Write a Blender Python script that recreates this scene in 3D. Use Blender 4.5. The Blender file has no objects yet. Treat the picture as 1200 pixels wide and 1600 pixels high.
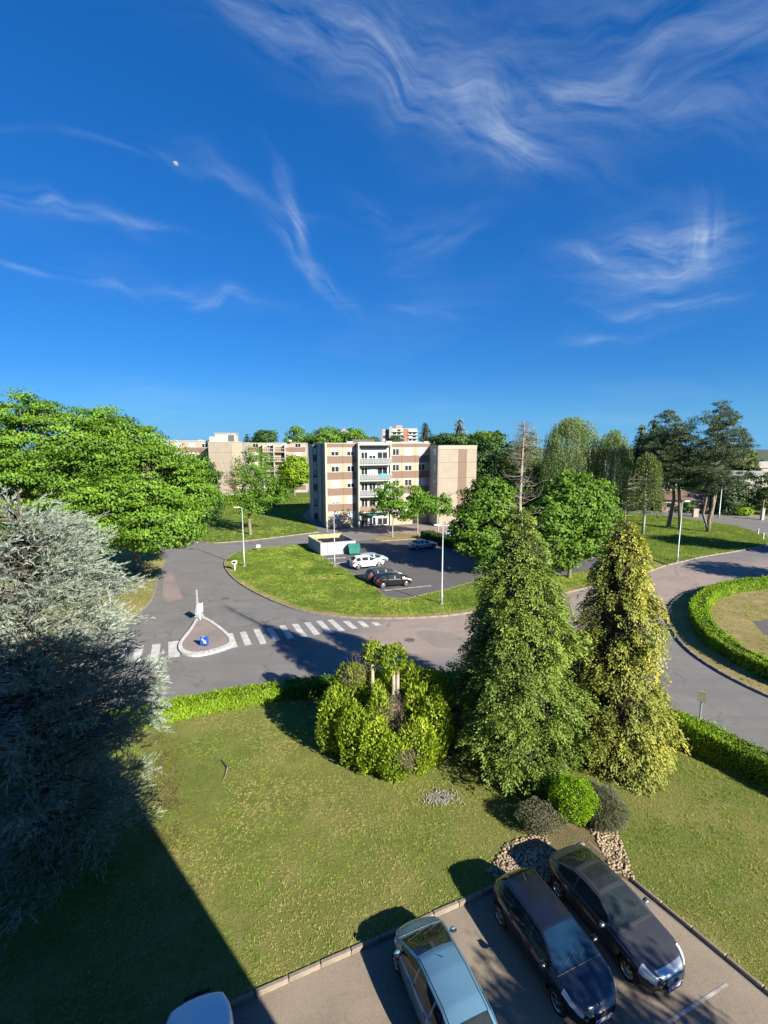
import bpy, bmesh, math, random
import numpy as np
from mathutils import Vector, Matrix
random.seed(7)
RNG = np.random.default_rng(11)
SC = bpy.context.scene
COL = SC.collection
R = math.radians

# ------------------------------------------------------------------ camera
CAM_H = 15.2
PITCH = math.atan(110 / 750)          # looking slightly down
FOC = 750.0                           # focal length measured on a 1200 px wide frame
cd = bpy.data.cameras.new('camera'); cam = bpy.data.objects.new('camera', cd); COL.objects.link(cam)
cam.location = (0, 0, CAM_H); cam.rotation_euler = (R(90) - PITCH, 0, 0)
cd.sensor_fit = 'HORIZONTAL'; cd.sensor_width = 36; cd.lens = 36 * FOC / 1200
cd.clip_start = 0.1; cd.clip_end = 12000
SC.camera = cam

def ray(x, y):
    u = (x - 600) / FOC; v = (800 - y) / FOC
    return Vector((u, math.cos(PITCH) + v * math.sin(PITCH), -math.sin(PITCH) + v * math.cos(PITCH)))
def G(x, y, z=0.0):
    """place on the ground (or at height z) measured in the photograph"""
    r = ray(x, y); t = (z - CAM_H) / r.z
    return (r.x * t, r.y * t)
def at_depth(x, y, Y):
    r = ray(x, y); t = Y / r.y
    return Vector((r.x * t, Y, CAM_H + r.z * t))

# ------------------------------------------------------------------ sun, sky, exposure
SUN_AZ = R(180 - 44.2)                # clockwise from +Y: behind the viewer, to the right
SUN_EL = R(27.6)
sd = bpy.data.lights.new('sun', 'SUN'); sun = bpy.data.objects.new('sun', sd); COL.objects.link(sun)
sd.energy = 4.8; sd.angle = R(0.5); sd.color = (1.0, 0.93, 0.80)
SUNV = Vector((math.sin(SUN_AZ) * math.cos(SUN_EL), math.cos(SUN_AZ) * math.cos(SUN_EL), math.sin(SUN_EL)))
sun.rotation_euler = (-SUNV).to_track_quat('-Z', 'Y').to_euler()
sun.location = SUNV * 200
SC.view_settings.view_transform = 'Standard'; SC.view_settings.look = 'None'
SC.view_settings.exposure = 1.3; SC.view_settings.gamma = 1.0
SC.view_settings.use_curve_mapping = False
SC.render.film_transparent = False
SC.cycles.max_bounces = 6; SC.cycles.diffuse_bounces = 2; SC.cycles.glossy_bounces = 3
SC.cycles.transmission_bounces = 4; SC.cycles.transparent_max_bounces = 6
SC.cycles.caustics_reflective = False; SC.cycles.caustics_refractive = False
try:
    SC.cycles.use_denoising = True
    SC.cycles.denoising_input_passes = 'RGB_ALBEDO_NORMAL'
except Exception: pass

class NT:
    """small helper to write node trees"""
    def __init__(s, tree):
        s.t = tree; s.n = tree.nodes; s.l = tree.links
    def new(s, typ, **kw):
        n = s.n.new(typ)
        for k, v in kw.items():
            if k == 'ins':
                for kk, vv in v.items():
                    if hasattr(vv, 'is_linked') or isinstance(vv, bpy.types.NodeSocket): s.l.new(vv, n.inputs[kk])
                    else: n.inputs[kk].default_value = vv
            else: setattr(n, k, v)
        return n
    def math(s, op, a, b=None, c=None, clamp=False):
        n = s.n.new('ShaderNodeMath'); n.operation = op; n.use_clamp = clamp
        for i, v in enumerate((a, b, c)):
            if v is None: continue
            if isinstance(v, bpy.types.NodeSocket): s.l.new(v, n.inputs[i])
            else: n.inputs[i].default_value = v
        return n.outputs[0]
    def vmath(s, op, a, b=None, out=0):
        n = s.n.new('ShaderNodeVectorMath'); n.operation = op
        for i, v in enumerate((a, b)):
            if v is None: continue
            if isinstance(v, bpy.types.NodeSocket): s.l.new(v, n.inputs[i])
            else: n.inputs[i].default_value = v
        return n.outputs[out]
    def ramp(s, fac, stops, interp='LINEAR'):
        n = s.n.new('ShaderNodeValToRGB'); n.color_ramp.interpolation = interp
        e = n.color_ramp.elements
        while len(e) < len(stops): e.new(0.5)
        for el, (p, c) in zip(e, stops):
            el.position = p; el.color = (*c, 1) if len(c) == 3 else c
        s.l.new(fac, n.inputs[0]); return n.outputs[0]
    def mix(s, fac, a, b, mode='MIX'):
        n = s.n.new('ShaderNodeMix'); n.data_type = 'RGBA'; n.blend_type = mode
        for sock, v in ((n.inputs[0], fac), (n.inputs[6], a), (n.inputs[7], b)):
            if isinstance(v, bpy.types.NodeSocket): s.l.new(v, sock)
            elif isinstance(v, (int, float)): sock.default_value = v
            else: sock.default_value = (*v, 1) if len(v) == 3 else v
        return n.outputs[2]
    def noise(s, vec, scale, detail=4, rough=.55, dist=0.0, out=0):
        n = s.n.new('ShaderNodeTexNoise'); n.inputs['Scale'].default_value = scale
        n.inputs['Detail'].default_value = detail; n.inputs['Roughness'].default_value = rough
        n.inputs['Distortion'].default_value = dist
        if vec is not None: s.l.new(vec, n.inputs['Vector'])
        return n.outputs[out]

world = bpy.data.worlds.new('World'); SC.world = world; world.use_nodes = True
def build_sky():
    t = NT(world.node_tree); world.node_tree.nodes.clear()
    out = t.new('ShaderNodeOutputWorld'); bg = t.new('ShaderNodeBackground')
    t.l.new(bg.outputs[0], out.inputs[0]); bg.inputs[1].default_value = 0.0521
    sky = t.new('ShaderNodeTexSky'); sky.sky_type = 'NISHITA'; sky.sun_disc = False
    sky.sun_elevation = SUN_EL; sky.sun_rotation = SUN_AZ
    sky.air_density = 1.0; sky.dust_density = 0.15; sky.ozone_density = 4.0; sky.altitude = 300
    hs = t.new('ShaderNodeHueSaturation'); hs.inputs['Saturation'].default_value = 1.3; hs.inputs['Value'].default_value = .62
    t.l.new(sky.outputs[0], hs.inputs['Color'])
    gm = t.new('ShaderNodeGamma'); gm.inputs[1].default_value = .63          # clear, deep blue spring air
    t.l.new(hs.outputs[0], gm.inputs[0])
    base = t.mix(1.0, gm.outputs[0], (.475, 1.37, 2.58), 'MULTIPLY')
    tc = t.new('ShaderNodeTexCoord'); d = t.vmath('NORMALIZE', tc.outputs['Generated'])
    s0 = t.new('ShaderNodeSeparateXYZ'); t.l.new(d, s0.inputs[0])                # paler air near the horizon, all round
    hz = t.math('SUBTRACT', 1.0, t.math('MULTIPLY', t.math('ABSOLUTE', s0.outputs[2]), 6.5), clamp=True)
    base = t.mix(t.math('MULTIPLY', t.math('MULTIPLY', hz, hz), .75), base, (1.45, 4.1, 7.4))
    # fibrous cirrus: noise on a flat layer high above (d.xy / d.z)
    sep = t.new('ShaderNodeSeparateXYZ'); t.l.new(d, sep.inputs[0])
    zz = t.math('ADD', t.math('MAXIMUM', sep.outputs[2], 0.02), 0.12)
    com = t.new('ShaderNodeCombineXYZ')
    t.l.new(t.math('DIVIDE', sep.outputs[0], zz), com.inputs[0]); t.l.new(t.math('DIVIDE', sep.outputs[1], zz), com.inputs[1])
    layer = com.outputs[0]
    warp = t.noise(layer, 1.1, 5, .6, 0.0, 1)
    lw = t.vmath('ADD', layer, t.vmath('MULTIPLY', t.vmath('SUBTRACT', warp, (.5, .5, .5)), (.55, .55, .55)))
    mp = t.new('ShaderNodeMapping'); mp.inputs['Rotation'].default_value = (0, 0, R(35)); mp.inputs['Scale'].default_value = (1.0, 3.6, 1)
    t.l.new(lw, mp.inputs[0])
    fib = t.noise(mp.outputs[0], 2.0, 7, .55, .15)
    fine = t.noise(mp.outputs[0], 6.0, 8, .6, .25)
    fibre = t.math('ADD', t.math('MULTIPLY', fib, .74), t.math('MULTIPLY', fine, .26))
    fibre = t.math('MULTIPLY', t.math('SUBTRACT', fibre, .39), 2.9, clamp=True)
    # wobble direction a little so streak borders are not clean
    wob = t.noise(d, 5.0, 2, .5, .2, 1)
    dw = t.vmath('ADD', d, t.vmath('MULTIPLY', t.vmath('SUBTRACT', wob, (.5, .5, .5)), (.13, .13, .13)))
    # streaks of cirrus: (photo x, y, half length px, half width px, tilt deg (down to the right +), strength)
    streaks = [(560, 75, 210, 45, 22, .42), (700, 130, 230, 55, 28, .45), (815, 235, 55, 26, 30, .85), (760, 190, 90, 40, 50, .40), (960, 80, 230, 85, -12, .34),
               (1120, 170, 160, 45, 10, .26), (900, 165, 120, 26, -35, .45), (400, 25, 90, 18, 35, .35), (1180, 50, 120, 60, 0, .18),
               (1050, 385, 95, 38, -14, 1.1), (1110, 350, 42, 26, 62, .8), (925, 415, 52, 10, 8, .75), (1080, 465, 160, 10, -8, .42), (900, 535, 40, 7, -14, .38), (960, 520, 90, 9, -10, .2),
               (75, 320, 105, 13, 22, .80), (200, 362, 60, 6, 8, .60), (45, 420, 60, 9, 12, .62), (150, 454, 40, 6, 22, .50), (310, 470, 110, 12, 4, .52),
               (447, 325, 46, 9, 66, .85), (480, 410, 80, 11, 47, .72), (690, 375, 75, 24, -18, .36), (585, 325, 40, 10, 28, .30), (660, 482, 48, 6, 8, .30),
               (250, 255, 240, 7, 17, .22), (380, 290, 70, 12, 28, .22), (1000, 450, 140, 26, 0, .25)]
    # fibres running along the streaks, in three directions of drift
    c0 = ray(600, 380).normalized(); rv = Vector((1, 0, 0)); uv = c0.cross(rv)
    w0 = t.math('MAXIMUM', t.vmath('DOT_PRODUCT', dw, tuple(c0), 1), .05)
    uu = t.math('DIVIDE', t.vmath('DOT_PRODUCT', dw, tuple(rv), 1), w0); vv = t.math('DIVIDE', t.vmath('DOT_PRODUCT', dw, tuple(uv), 1), w0)
    fibres = {}
    for tl in (-10, 22, 52):
        ca, sa = math.cos(R(tl)), math.sin(R(tl)); cf = t.new('ShaderNodeCombineXYZ')
        t.l.new(t.math('MULTIPLY', t.math('ADD', t.math('MULTIPLY', uu, ca), t.math('MULTIPLY', vv, sa)), 6.0), cf.inputs[0])
        t.l.new(t.math('MULTIPLY', t.math('SUBTRACT', t.math('MULTIPLY', vv, ca), t.math('MULTIPLY', uu, sa)), 34.0), cf.inputs[1])
        f_ = t.noise(cf.outputs[0], 1.0, 5, .6, .3); fibres[tl] = t.math('MULTIPLY', t.math('SUBTRACT', f_, .34), 3.2, clamp=True)
    tot = None
    for (px, py, hl, hw, tilt, st) in streaks:
        c = ray(px, py).normalized()
        a = R(tilt)
        p2 = ray(px + math.cos(a) * 10, py + math.sin(a) * 10).normalized()
        t1 = (p2 - c); t1 = (t1 - c * t1.dot(c)).normalized(); t2 = c.cross(t1).normalized()
        k = (ray(px + 10, py).normalized() - c).length / 10
        aa = t.vmath('DOT_PRODUCT', dw, tuple(t1 / (hl * k)), 1); bb = t.vmath('DOT_PRODUCT', dw, tuple(t2 / (hw * k * 1.1)), 1)
        # remove the centre offset: c is orthogonal to t1, t2 so the dot products are already centred
        r2 = t.math('ADD', t.math('MULTIPLY', aa, aa), t.math('MULTIPLY', bb, bb))
        front = t.vmath('DOT_PRODUCT', d, tuple(c), 1)
        m = t.math('MULTIPLY', t.math('POWER', 2.718, t.math('MULTIPLY', r2, -1.0)), t.math('GREATER_THAN', front, 0.0))
        fb = fibres[min(fibres, key=lambda q: abs(q-tilt))]
        m = t.math('MULTIPLY', t.math('MULTIPLY', m, fb), st)
        tot = m if tot is None else t.math('ADD', tot, m)
    # thin cirrus over the rest of the sky behind and beside the viewer
    gen = t.noise(lw, .55, 3, .5); gen = t.math('MULTIPLY', t.math('SUBTRACT', gen, .52), 1.0, clamp=True)
    tot = t.math('ADD', tot, gen)
    amt = t.math('MULTIPLY', tot, t.math('ADD', t.math('MULTIPLY', fibre, .60), .36), clamp=True)
    amt = t.math('MULTIPLY', amt, .64)
    cloud = t.mix(amt, base, (5.6, 6.6, 7.6))
    t.l.new(cloud, bg.inputs[0])
build_sky()

# ------------------------------------------------------------------ materials
MATS = {}
def new_mat(name):
    m = bpy.data.materials.new(name); m.use_nodes = True; t = NT(m.node_tree)
    b = m.node_tree.nodes['Principled BSDF']; MATS[name] = m
    return m, t, b
def paint(name, col, rough=.6, metal=0.0, var=.08, scale=3.0, bump=0.0, coat=0.0, spec=.5):
    """plain surface with a little blotchy wear"""
    m, t, b = new_mat(name)
    tc = t.new('ShaderNodeTexCoord')
    n = t.noise(tc.outputs['Object'], scale, 5, .6)
    c2 = tuple(max(0, c * (1 - var * 2)) for c in col); c3 = tuple(min(1, c * (1 + var)) for c in col)
    t.l.new(t.ramp(n, [(.3, c2), (.7, c3)]), b.inputs['Base Color'])
    b.inputs['Roughness'].default_value = rough; b.inputs['Metallic'].default_value = metal
    b.inputs['Coat Weight'].default_value = coat; b.inputs['Coat Roughness'].default_value = .06
    b.inputs['Specular IOR Level'].default_value = spec
    if bump:
        bn = t.new('ShaderNodeBump'); bn.inputs['Strength'].default_value = bump; bn.inputs['Distance'].default_value = .02
        t.l.new(t.noise(tc.outputs['Object'], scale * 12, 4, .6), bn.inputs['Height']); t.l.new(bn.outputs[0], b.inputs['Normal'])
    return m
def leafmat(name, dark, light, extra=None, trans=.35, rough=.55, lift=1.5):
    """foliage: colour from the per-leaf tint, light passes through"""
    dark, light = tuple(min(.9, c*lift) for c in dark), tuple(min(.9, c*lift) for c in light); extra = tuple(min(.9, c*lift) for c in extra) if extra else None
    m, t, b = new_mat(name)
    at = t.new('ShaderNodeAttribute'); at.attribute_name = 'tint'
    stops = [(0.0, dark), (.75, light)]
    if extra: stops.append((1.0, extra))
    c = t.ramp(at.outputs['Fac'], stops)
    t.l.new(c, b.inputs['Base Color']); b.inputs['Roughness'].default_value = rough
    b.inputs['Specular IOR Level'].default_value = .25
    tr = t.new('ShaderNodeBsdfTranslucent'); c2 = t.mix(1.0, c, (1.15, 1.25, .45), 'MULTIPLY'); t.l.new(c2, tr.inputs[0])
    ms = t.new('ShaderNodeMixShader'); ms.inputs[0].default_value = trans
    t.l.new(b.outputs[0], ms.inputs[1]); t.l.new(tr.outputs[0], ms.inputs[2])
    t.l.new(ms.outputs[0], m.node_tree.nodes['Material Output'].inputs[0])
    return m

def road_material():
    m, t, b = new_mat('asphalt')
    g = t.new('ShaderNodeNewGeometry'); p = g.outputs['Position']
    big = t.noise(p, .06, 4, .55, .4); mid = t.noise(p, .45, 6, .65, .5); fine = t.noise(p, 9, 4, .7)
    mp = t.new('ShaderNodeMapping'); mp.inputs['Scale'].default_value = (.10, 1.2, 1); mp.inputs['Rotation'].default_value = (0, 0, R(-12)); t.l.new(p, mp.inputs[0])
    drag = t.noise(mp.outputs[0], .9, 5, .6, .3)
    f = t.math('ADD', t.math('MULTIPLY', mid, .45), t.math('ADD', t.math('MULTIPLY', drag, .35), t.math('MULTIPLY', fine, .22)))
    grey = t.ramp(f, [(.30, (.115, .108, .102)), (.5, (.160, .150, .141)), (.72, (.22, .205, .188))])
    pink = t.ramp(f, [(.30, (.215, .165, .135)), (.5, (.295, .228, .185)), (.72, (.36, .285, .23))])
    # the older reddish surfacing lies on the cross road between the trees and the junction
    sx = t.new('ShaderNodeSeparateXYZ'); t.l.new(p, sx.inputs[0])
    e = t.math('ADD', t.math('ADD', sx.outputs[0], 4.0), t.math('MULTIPLY', t.math('SUBTRACT', big, .5), 14.0))
    w1 = t.math('MULTIPLY', e, .25, clamp=True)
    yy = t.math('ADD', sx.outputs[1], t.math('MULTIPLY', t.math('SUBTRACT', big, .5), 5.0))
    w2 = t.math('MULTIPLY', t.math('SUBTRACT', yy, t.math('ADD', 30.0, t.math('MULTIPLY', sx.outputs[0], .32))), .6, clamp=True)
    w3 = t.math('MULTIPLY', t.math('SUBTRACT', 62.0, yy), .2, clamp=True)
    w4 = t.math('MULTIPLY', t.math('SUBTRACT', 48.0, t.math('SUBTRACT', yy, t.math('MULTIPLY', sx.outputs[0], .38))), .35, clamp=True)
    w = t.math('MULTIPLY', t.math('MULTIPLY', w1, w2), t.math('MULTIPLY', w3, w4))
    c = t.mix(w, grey, pink)
    # worn wheel tracks sweeping round the junction
    rr = t.vmath('LENGTH', t.vmath('SUBTRACT', p, (-3.0, 52.0, 0.0)), None, 1)
    cr1 = t.new('ShaderNodeCombineXYZ'); t.l.new(rr, cr1.inputs[0])
    trk = t.noise(cr1.outputs[0], .75, 4, .7); t2_ = t.noise(p, .12, 3, .5)
    c = t.mix(t.math('MULTIPLY', t.math('MULTIPLY', t.math('SUBTRACT', trk, .5), 2.6, clamp=True), t.math('MULTIPLY', t2_, .9)), c, (.075, .072, .072))
    pat = t.noise(p, .16, 2, .4, .0); c = t.mix(t.math('MULTIPLY', t.math('GREATER_THAN', pat, .60), .30), c, (.11, .105, .105))
    # hairline cracks
    vo = t.new('ShaderNodeTexVoronoi'); vo.feature = 'DISTANCE_TO_EDGE'; vo.inputs['Scale'].default_value = .16
    t.l.new(t.vmath('ADD', p, t.vmath('MULTIPLY', t.noise(p, .8, 5, .6, 0, 1), (3.0, 3.0, 0))), vo.inputs['Vector'])
    cr = t.math('LESS_THAN', vo.outputs['Distance'], .010)
    cr = t.math('MULTIPLY', cr, t.math('GREATER_THAN', mid, .5))
    c = t.mix(t.math('MULTIPLY', cr, .55), c, (.05, .05, .05))
    sp = t.noise(p, 60, 2, .5); c = t.mix(.22, c, t.ramp(sp, [(.35, (.05, .05, .05)), (.65, (.34, .33, .31))]))
    t.l.new(c, b.inputs['Base Color']); b.inputs['Roughness'].default_value = .85; b.inputs['Specular IOR Level'].default_value = .3
    bn = t.new('ShaderNodeBump'); bn.inputs['Strength'].default_value = .35; bn.inputs['Distance'].default_value = .02
    t.l.new(t.noise(p, 45, 3, .7), bn.inputs['Height']); t.l.new(bn.outputs[0], b.inputs['Normal'])
road_material()
def carpark_material(name, lo, mid_, hi):
    m, t, b = new_mat(name)
    p = t.new('ShaderNodeNewGeometry').outputs['Position']
    f = t.math('ADD', t.math('MULTIPLY', t.noise(p, .35, 6, .65, .6), .6), t.math('MULTIPLY', t.noise(p, 14, 4, .7), .4))
    c = t.ramp(f, [(.32, lo), (.5, mid_), (.70, hi)])
    st = t.noise(p, .9, 5, .6, 1.0); c = t.mix(t.math('MULTIPLY', t.math('SUBTRACT', st, .58), 3.0, clamp=True), c, tuple(x * .55 for x in mid_))
    sp = t.noise(p, 70, 2, .5); c = t.mix(.25, c, t.ramp(sp, [(.35, (.06, .055, .05)), (.65, (.36, .33, .30))]))
    t.l.new(c, b.inputs['Base Color']); b.inputs['Roughness'].default_value = .88
    bn = t.new('ShaderNodeBump'); bn.inputs['Strength'].default_value = .4; bn.inputs['Distance'].default_value = .02
    t.l.new(t.noise(p, 40, 3, .7), bn.inputs['Height']); t.l.new(bn.outputs[0], b.inputs['Normal'])
carpark_material('worn_asphalt', (.135, .10, .07), (.235, .182, .125), (.31, .25, .18))
carpark_material('dark_asphalt', (.040, .038, .040), (.062, .058, .060), (.095, .088, .087))
carpark_material('pinkish_paving', (.17, .13, .115), (.24, .185, .16), (.30, .24, .205))
def soil_material(name, green, dry, earth, s=.25):
    m, t, b = new_mat(name)
    p = t.new('ShaderNodeNewGeometry').outputs['Position']
    f = t.math('ADD', t.math('MULTIPLY', t.noise(p, s, 5, .6, .5), .6), t.math('MULTIPLY', t.noise(p, 3.5, 5, .7), .4))
    c = t.ramp(f, [(.36, green), (.52, dry), (.68, earth)])
    ptch = t.noise(p, .55, 4, .6, .4); c = t.mix(t.math('MULTIPLY', t.math('SUBTRACT', ptch, .5), 3.5, clamp=True), c, tuple(x*1.25 for x in earth))
    c = t.mix(.3, c, t.ramp(t.noise(p, 26, 4, .7), [(.3, tuple(x * .45 for x in green)), (.7, tuple(min(1, x * 1.5) for x in dry))]))
    t.l.new(c, b.inputs['Base Color']); b.inputs['Roughness'].default_value = .95; b.inputs['Specular IOR Level'].default_value = .1
    bn = t.new('ShaderNodeBump'); bn.inputs['Strength'].default_value = .8; bn.inputs['Distance'].default_value = .06
    t.l.new(t.noise(p, 16, 4, .7), bn.inputs['Height']); t.l.new(bn.outputs[0], b.inputs['Normal'])
soil_material('turf_near', (.085, .120, .024), (.150, .160, .042), (.21, .175, .072))
soil_material('turf_fresh', (.060, .110, .014), (.095, .135, .024), (.14, .145, .04), .12)
soil_material('turf_dry', (.16, .145, .05), (.25, .20, .085), (.33, .25, .14))
soil_material('earth', (.10, .09, .04), (.16, .13, .07), (.22, .16, .10))
def hill_mat():
    m, t, b = new_mat('wooded_hill')
    p = t.new('ShaderNodeNewGeometry').outputs['Position']
    c = t.ramp(t.noise(p, .01, 7, .65), [(.35, (.035, .055, .028)), (.6, (.06, .085, .035)), (.72, (.12, .14, .07))])
    t.l.new(c, b.inputs['Base Color']); b.inputs['Roughness'].default_value = 1.0
hill_mat()

paint('kerb_stone', (.27, .225, .175), .85, var=.22, scale=2.2, bump=.5)
paint('kerb_white', (.52, .50, .46), .7, var=.12, scale=3.5, bump=.2)
paint('road_paint', (.50, .48, .45), .7, var=.17, scale=1.6)
paint('old_paint', (.36, .345, .33), .8, var=.25, scale=2.0)
paint('concrete_cream', (.40, .320, .230), .85, var=.045, scale=.7, bump=.15)
paint('concrete_tan', (.305, .258, .200), .85, var=.05, scale=.7, bump=.15)
paint('tile_brown', (.20, .132, .096), .8, var=.14, scale=5.0, bump=.4)
paint('concrete_grey', (.33, .32, .30), .8, var=.08, scale=.9)
paint('greenish_render', (.33, .35, .31), .8, var=.05, scale=.8)
paint('pale_render', (.40, .39, .33), .8, var=.05, scale=.8)
paint('white_pvc', (.50, .51, .52), .45, var=.03, scale=2)
paint('grey_stone', (.40, .38, .35), .85, var=.2, scale=1.2, bump=.4)
paint('roof_gravel', (.34, .33, .31), .9, var=.15, scale=4)
paint('dark_strip', (.10, .095, .095), .8, var=.1, scale=3)
paint('pink_render', (.38, .25, .20), .8, var=.05, scale=.3)
paint('orange_render', (.36, .16, .09), .8, var=.06, scale=.3)
paint('roof_tile', (.17, .11, .08), .85, var=.2, scale=3)
paint('metal_grey', (.42, .44, .45), .45, .6, var=.08, scale=4)
paint('pole_paint', (.40, .43, .45), .45, .2, var=.07, scale=3)
paint('lamp_head', (.48, .49, .48), .4, .2, var=.05, scale=4)
paint('lamp_lens', (.75, .76, .74), .15, var=.02)
paint('galvanised', (.38, .46, .55), .4, .5, var=.1, scale=5)
paint('sign_yellow', (.46, .43, .31), .5, var=.08, scale=3)
paint('sign_blue', (.012, .085, .46), .35, var=.06, scale=3)
paint('sign_white', (.58, .58, .58), .4, var=.03, scale=3)
paint('bin_green', (.035, .20, .155), .45, var=.15, scale=3)
paint('wall_greywhite', (.33, .35, .375), .75, var=.06, scale=1.2)
paint('wall_yellow', (.42, .36, .18), .75, var=.10, scale=1.2)
paint('bark_grey', (.22, .18, .135), .9, var=.25, scale=3.5, bump=.8)
paint('bark_dark', (.10, .08, .062), .9, var=.25, scale=3.5, bump=.8)
paint('bark_pale', (.36, .30, .23), .85, var=.18, scale=3.0, bump=.5)
paint('bark_birch', (.42, .40, .36), .8, var=.3, scale=2.5, bump=.3)
paint('dead_wood', (.30, .25, .195), .85, var=.2, scale=3.0, bump=.5)
paint('inner_shade', (.030, .025, .018), .95, var=.25, scale=6)  # near-black that puts inner shade into the colour of the foliage cores
paint('twig_brown', (.15, .105, .07), .9, var=.25, scale=6)
paint('pebble', (.36, .27, .175), .8, var=.28, scale=1.6, bump=.2)
paint('rubber', (.02, .02, .021), .8, var=.1, scale=8)
paint('alloy', (.55, .56, .57), .3, .8, var=.06, scale=5)
paint('black_plastic', (.018, .018, .019), .5, var=.1, scale=6)
paint('chrome', (.70, .71, .72), .15, .95, var=.03)
paint('plate_white', (.75, .76, .76), .4, var=.04)
paint('plate_blue', (.02, .08, .42), .4, var=.04)
paint('red_lens', (.45, .012, .015), .15, var=.05, coat=.6)
paint('clear_lens', (.70, .76, .80), .12, .1, var=.04, coat=.8)
paint('paper_mint', (.42, .72, .55), .5, var=.02)
paint('car_blue', (.125, .255, .36), .38, .35, var=.03, scale=1.2, coat=.7)
paint('car_navy', (.012, .016, .030), .30, .25, var=.10, scale=1.5, coat=1.0)
paint('car_charcoal', (.050, .049, .053), .42, .15, var=.12, scale=1.5, coat=.8)
paint('car_white', (.80, .82, .84), .35, var=.02, coat=.8)
paint('car_silver', (.45, .47, .50), .33, .55, var=.03, coat=.6)
paint('car_black', (.010, .010, .012), .28, .2, var=.05, coat=1.0)
paint('car_lightblue', (.28, .40, .55), .35, .3, var=.03, coat=.7)
paint('car_red', (.42, .02, .02), .35, var=.03, coat=.7)
paint('balcony_glass', (.22, .235, .235), .2, var=.05)
paint('rail_rust', (.26, .17, .13), .7, var=.1)
paint('awning_teal', (.05, .33, .30), .7, var=.08)
paint('towel_blue', (.05, .35, .70), .8, var=.06)
def glassmat(name, col, rough=.04, tint=0.0):
    m, t, b = new_mat(name)
    tc = t.new('ShaderNodeTexCoord')
    n = t.noise(tc.outputs['Object'], 1.7, 3, .5)
    t.l.new(t.ramp(n, [(.35, tuple(c * .6 for c in col)), (.7, col)]), b.inputs['Base Color'])
    b.inputs['Roughness'].default_value = rough; b.inputs['Specular IOR Level'].default_value = .5
    b.inputs['IOR'].default_value = 1.52
glassmat('window_glass', (.03, .033, .038)); glassmat('car_glass', (.028, .036, .036), .03); glassmat('car_glass_blue', (.010, .032, .070), .04)
def moonmat():
    m, t, b = new_mat('moon_rock'); p = t.new('ShaderNodeTexCoord').outputs['Object']
    c = t.ramp(t.noise(p, .18, 5, .6), [(.4, (.13, .15, .19)), (.6, (.20, .225, .27))]); t.l.new(c, b.inputs['Base Color'])
    b.inputs['Roughness'].default_value = 1
moonmat()
leafmat('leaf_bigtree', (.022, .058, .010), (.120, .225, .018), (.17, .28, .03), .30, lift=1.35)
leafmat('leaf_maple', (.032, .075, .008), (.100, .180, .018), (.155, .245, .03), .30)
leafmat('leaf_young', (.045, .10, .012), (.11, .21, .022), (.16, .26, .04), .4)
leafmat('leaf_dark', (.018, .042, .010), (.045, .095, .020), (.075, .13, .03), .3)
leafmat('leaf_olive', (.045, .065, .020), (.105, .135, .040), (.15, .165, .06), .35)
leafmat('leaf_birch', (.055, .085, .028), (.14, .18, .062), (.20, .235, .09), .35, lift=1.8)
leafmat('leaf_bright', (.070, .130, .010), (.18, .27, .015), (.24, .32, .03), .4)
leafmat('leaf_lime', (.11, .22, .008), (.24, .40, .012), (.32, .46, .03), .4, lift=1.0)
leafmat('leaf_greygreen', (.055, .06, .035), (.115, .12, .070), (.17, .16, .10), .25)
leafmat('needle_cedar', (.075, .095, .078), (.215, .250, .205), (.33, .36, .285), .10, lift=1.3)
leafmat('needle_pine', (.018, .030, .016), (.050, .072, .034), (.095, .115, .060), .15, lift=2.2)
leafmat('needle_conifer', (.020, .040, .018), (.050, .082, .034), (.085, .115, .05), .2)
leafmat('thuja_green', (.028, .050, .008), (.105, .155, .024), (.18, .215, .036), .10, lift=1.6)
leafmat('thuja_gold', (.045, .055, .010), (.155, .175, .028), (.30, .26, .035), .10, lift=1.5)
leafmat('shrub_leaf', (.050, .085, .008), (.165, .220, .018), (.30, .29, .03), .3, lift=1.85)
leafmat('dry_twig', (.11, .08, .055), (.25, .19, .13), (.36, .29, .20), .1, lift=1.0)
leafmat('bud_twig', (.16, .15, .09), (.28, .26, .15), (.36, .33, .2), .2, lift=1.0)
leafmat('grass_near', (.035, .075, .006), (.160, .215, .036), (.24, .225, .075), .35, .7, lift=1.9)
leafmat('grass_fresh', (.030, .070, .005), (.165, .215, .030), (.27, .25, .075), .35, .7, lift=1.9)
leafmat('dry_litter', (.10, .05, .025), (.20, .11, .055), (.28, .18, .09), .1, lift=1.0)
# ------------------------------------------------------------------ object helpers
def mat(m): return MATS[m] if isinstance(m, str) else m
def link(name, mesh, parent=None, m=None, loc=None, smooth=False):
    o = bpy.data.objects.new(name, mesh); COL.objects.link(o)
    if m is not None and not mesh.materials: mesh.materials.append(mat(m))
    if parent is not None: o.parent = parent
    if loc is not None: o.location = loc
    if smooth and len(mesh.polygons): mesh.polygons.foreach_set('use_smooth', np.ones(len(mesh.polygons), bool))
    return o
def tag(o, label=None, cat=None, group=None, kind=None):
    if label: o['label'] = label
    if cat: o['category'] = cat
    if group: o['group'] = group
    if kind: o['kind'] = kind
    return o
def thing(name, label, cat, loc=(0, 0, 0), rz=0.0, group=None):
    o = bpy.data.objects.new(name, None); COL.objects.link(o); o.empty_display_size = .2
    o.location = loc if len(loc) == 3 else (*loc, 0); o.rotation_euler = (0, 0, rz)
    return tag(o, label, cat, group)
def copy_tree(o, parent=None):
    c = o.copy(); COL.objects.link(c)
    if parent is not None: c.parent = parent
    for ch in list(o.children): copy_tree(ch, c)
    return c

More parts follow.
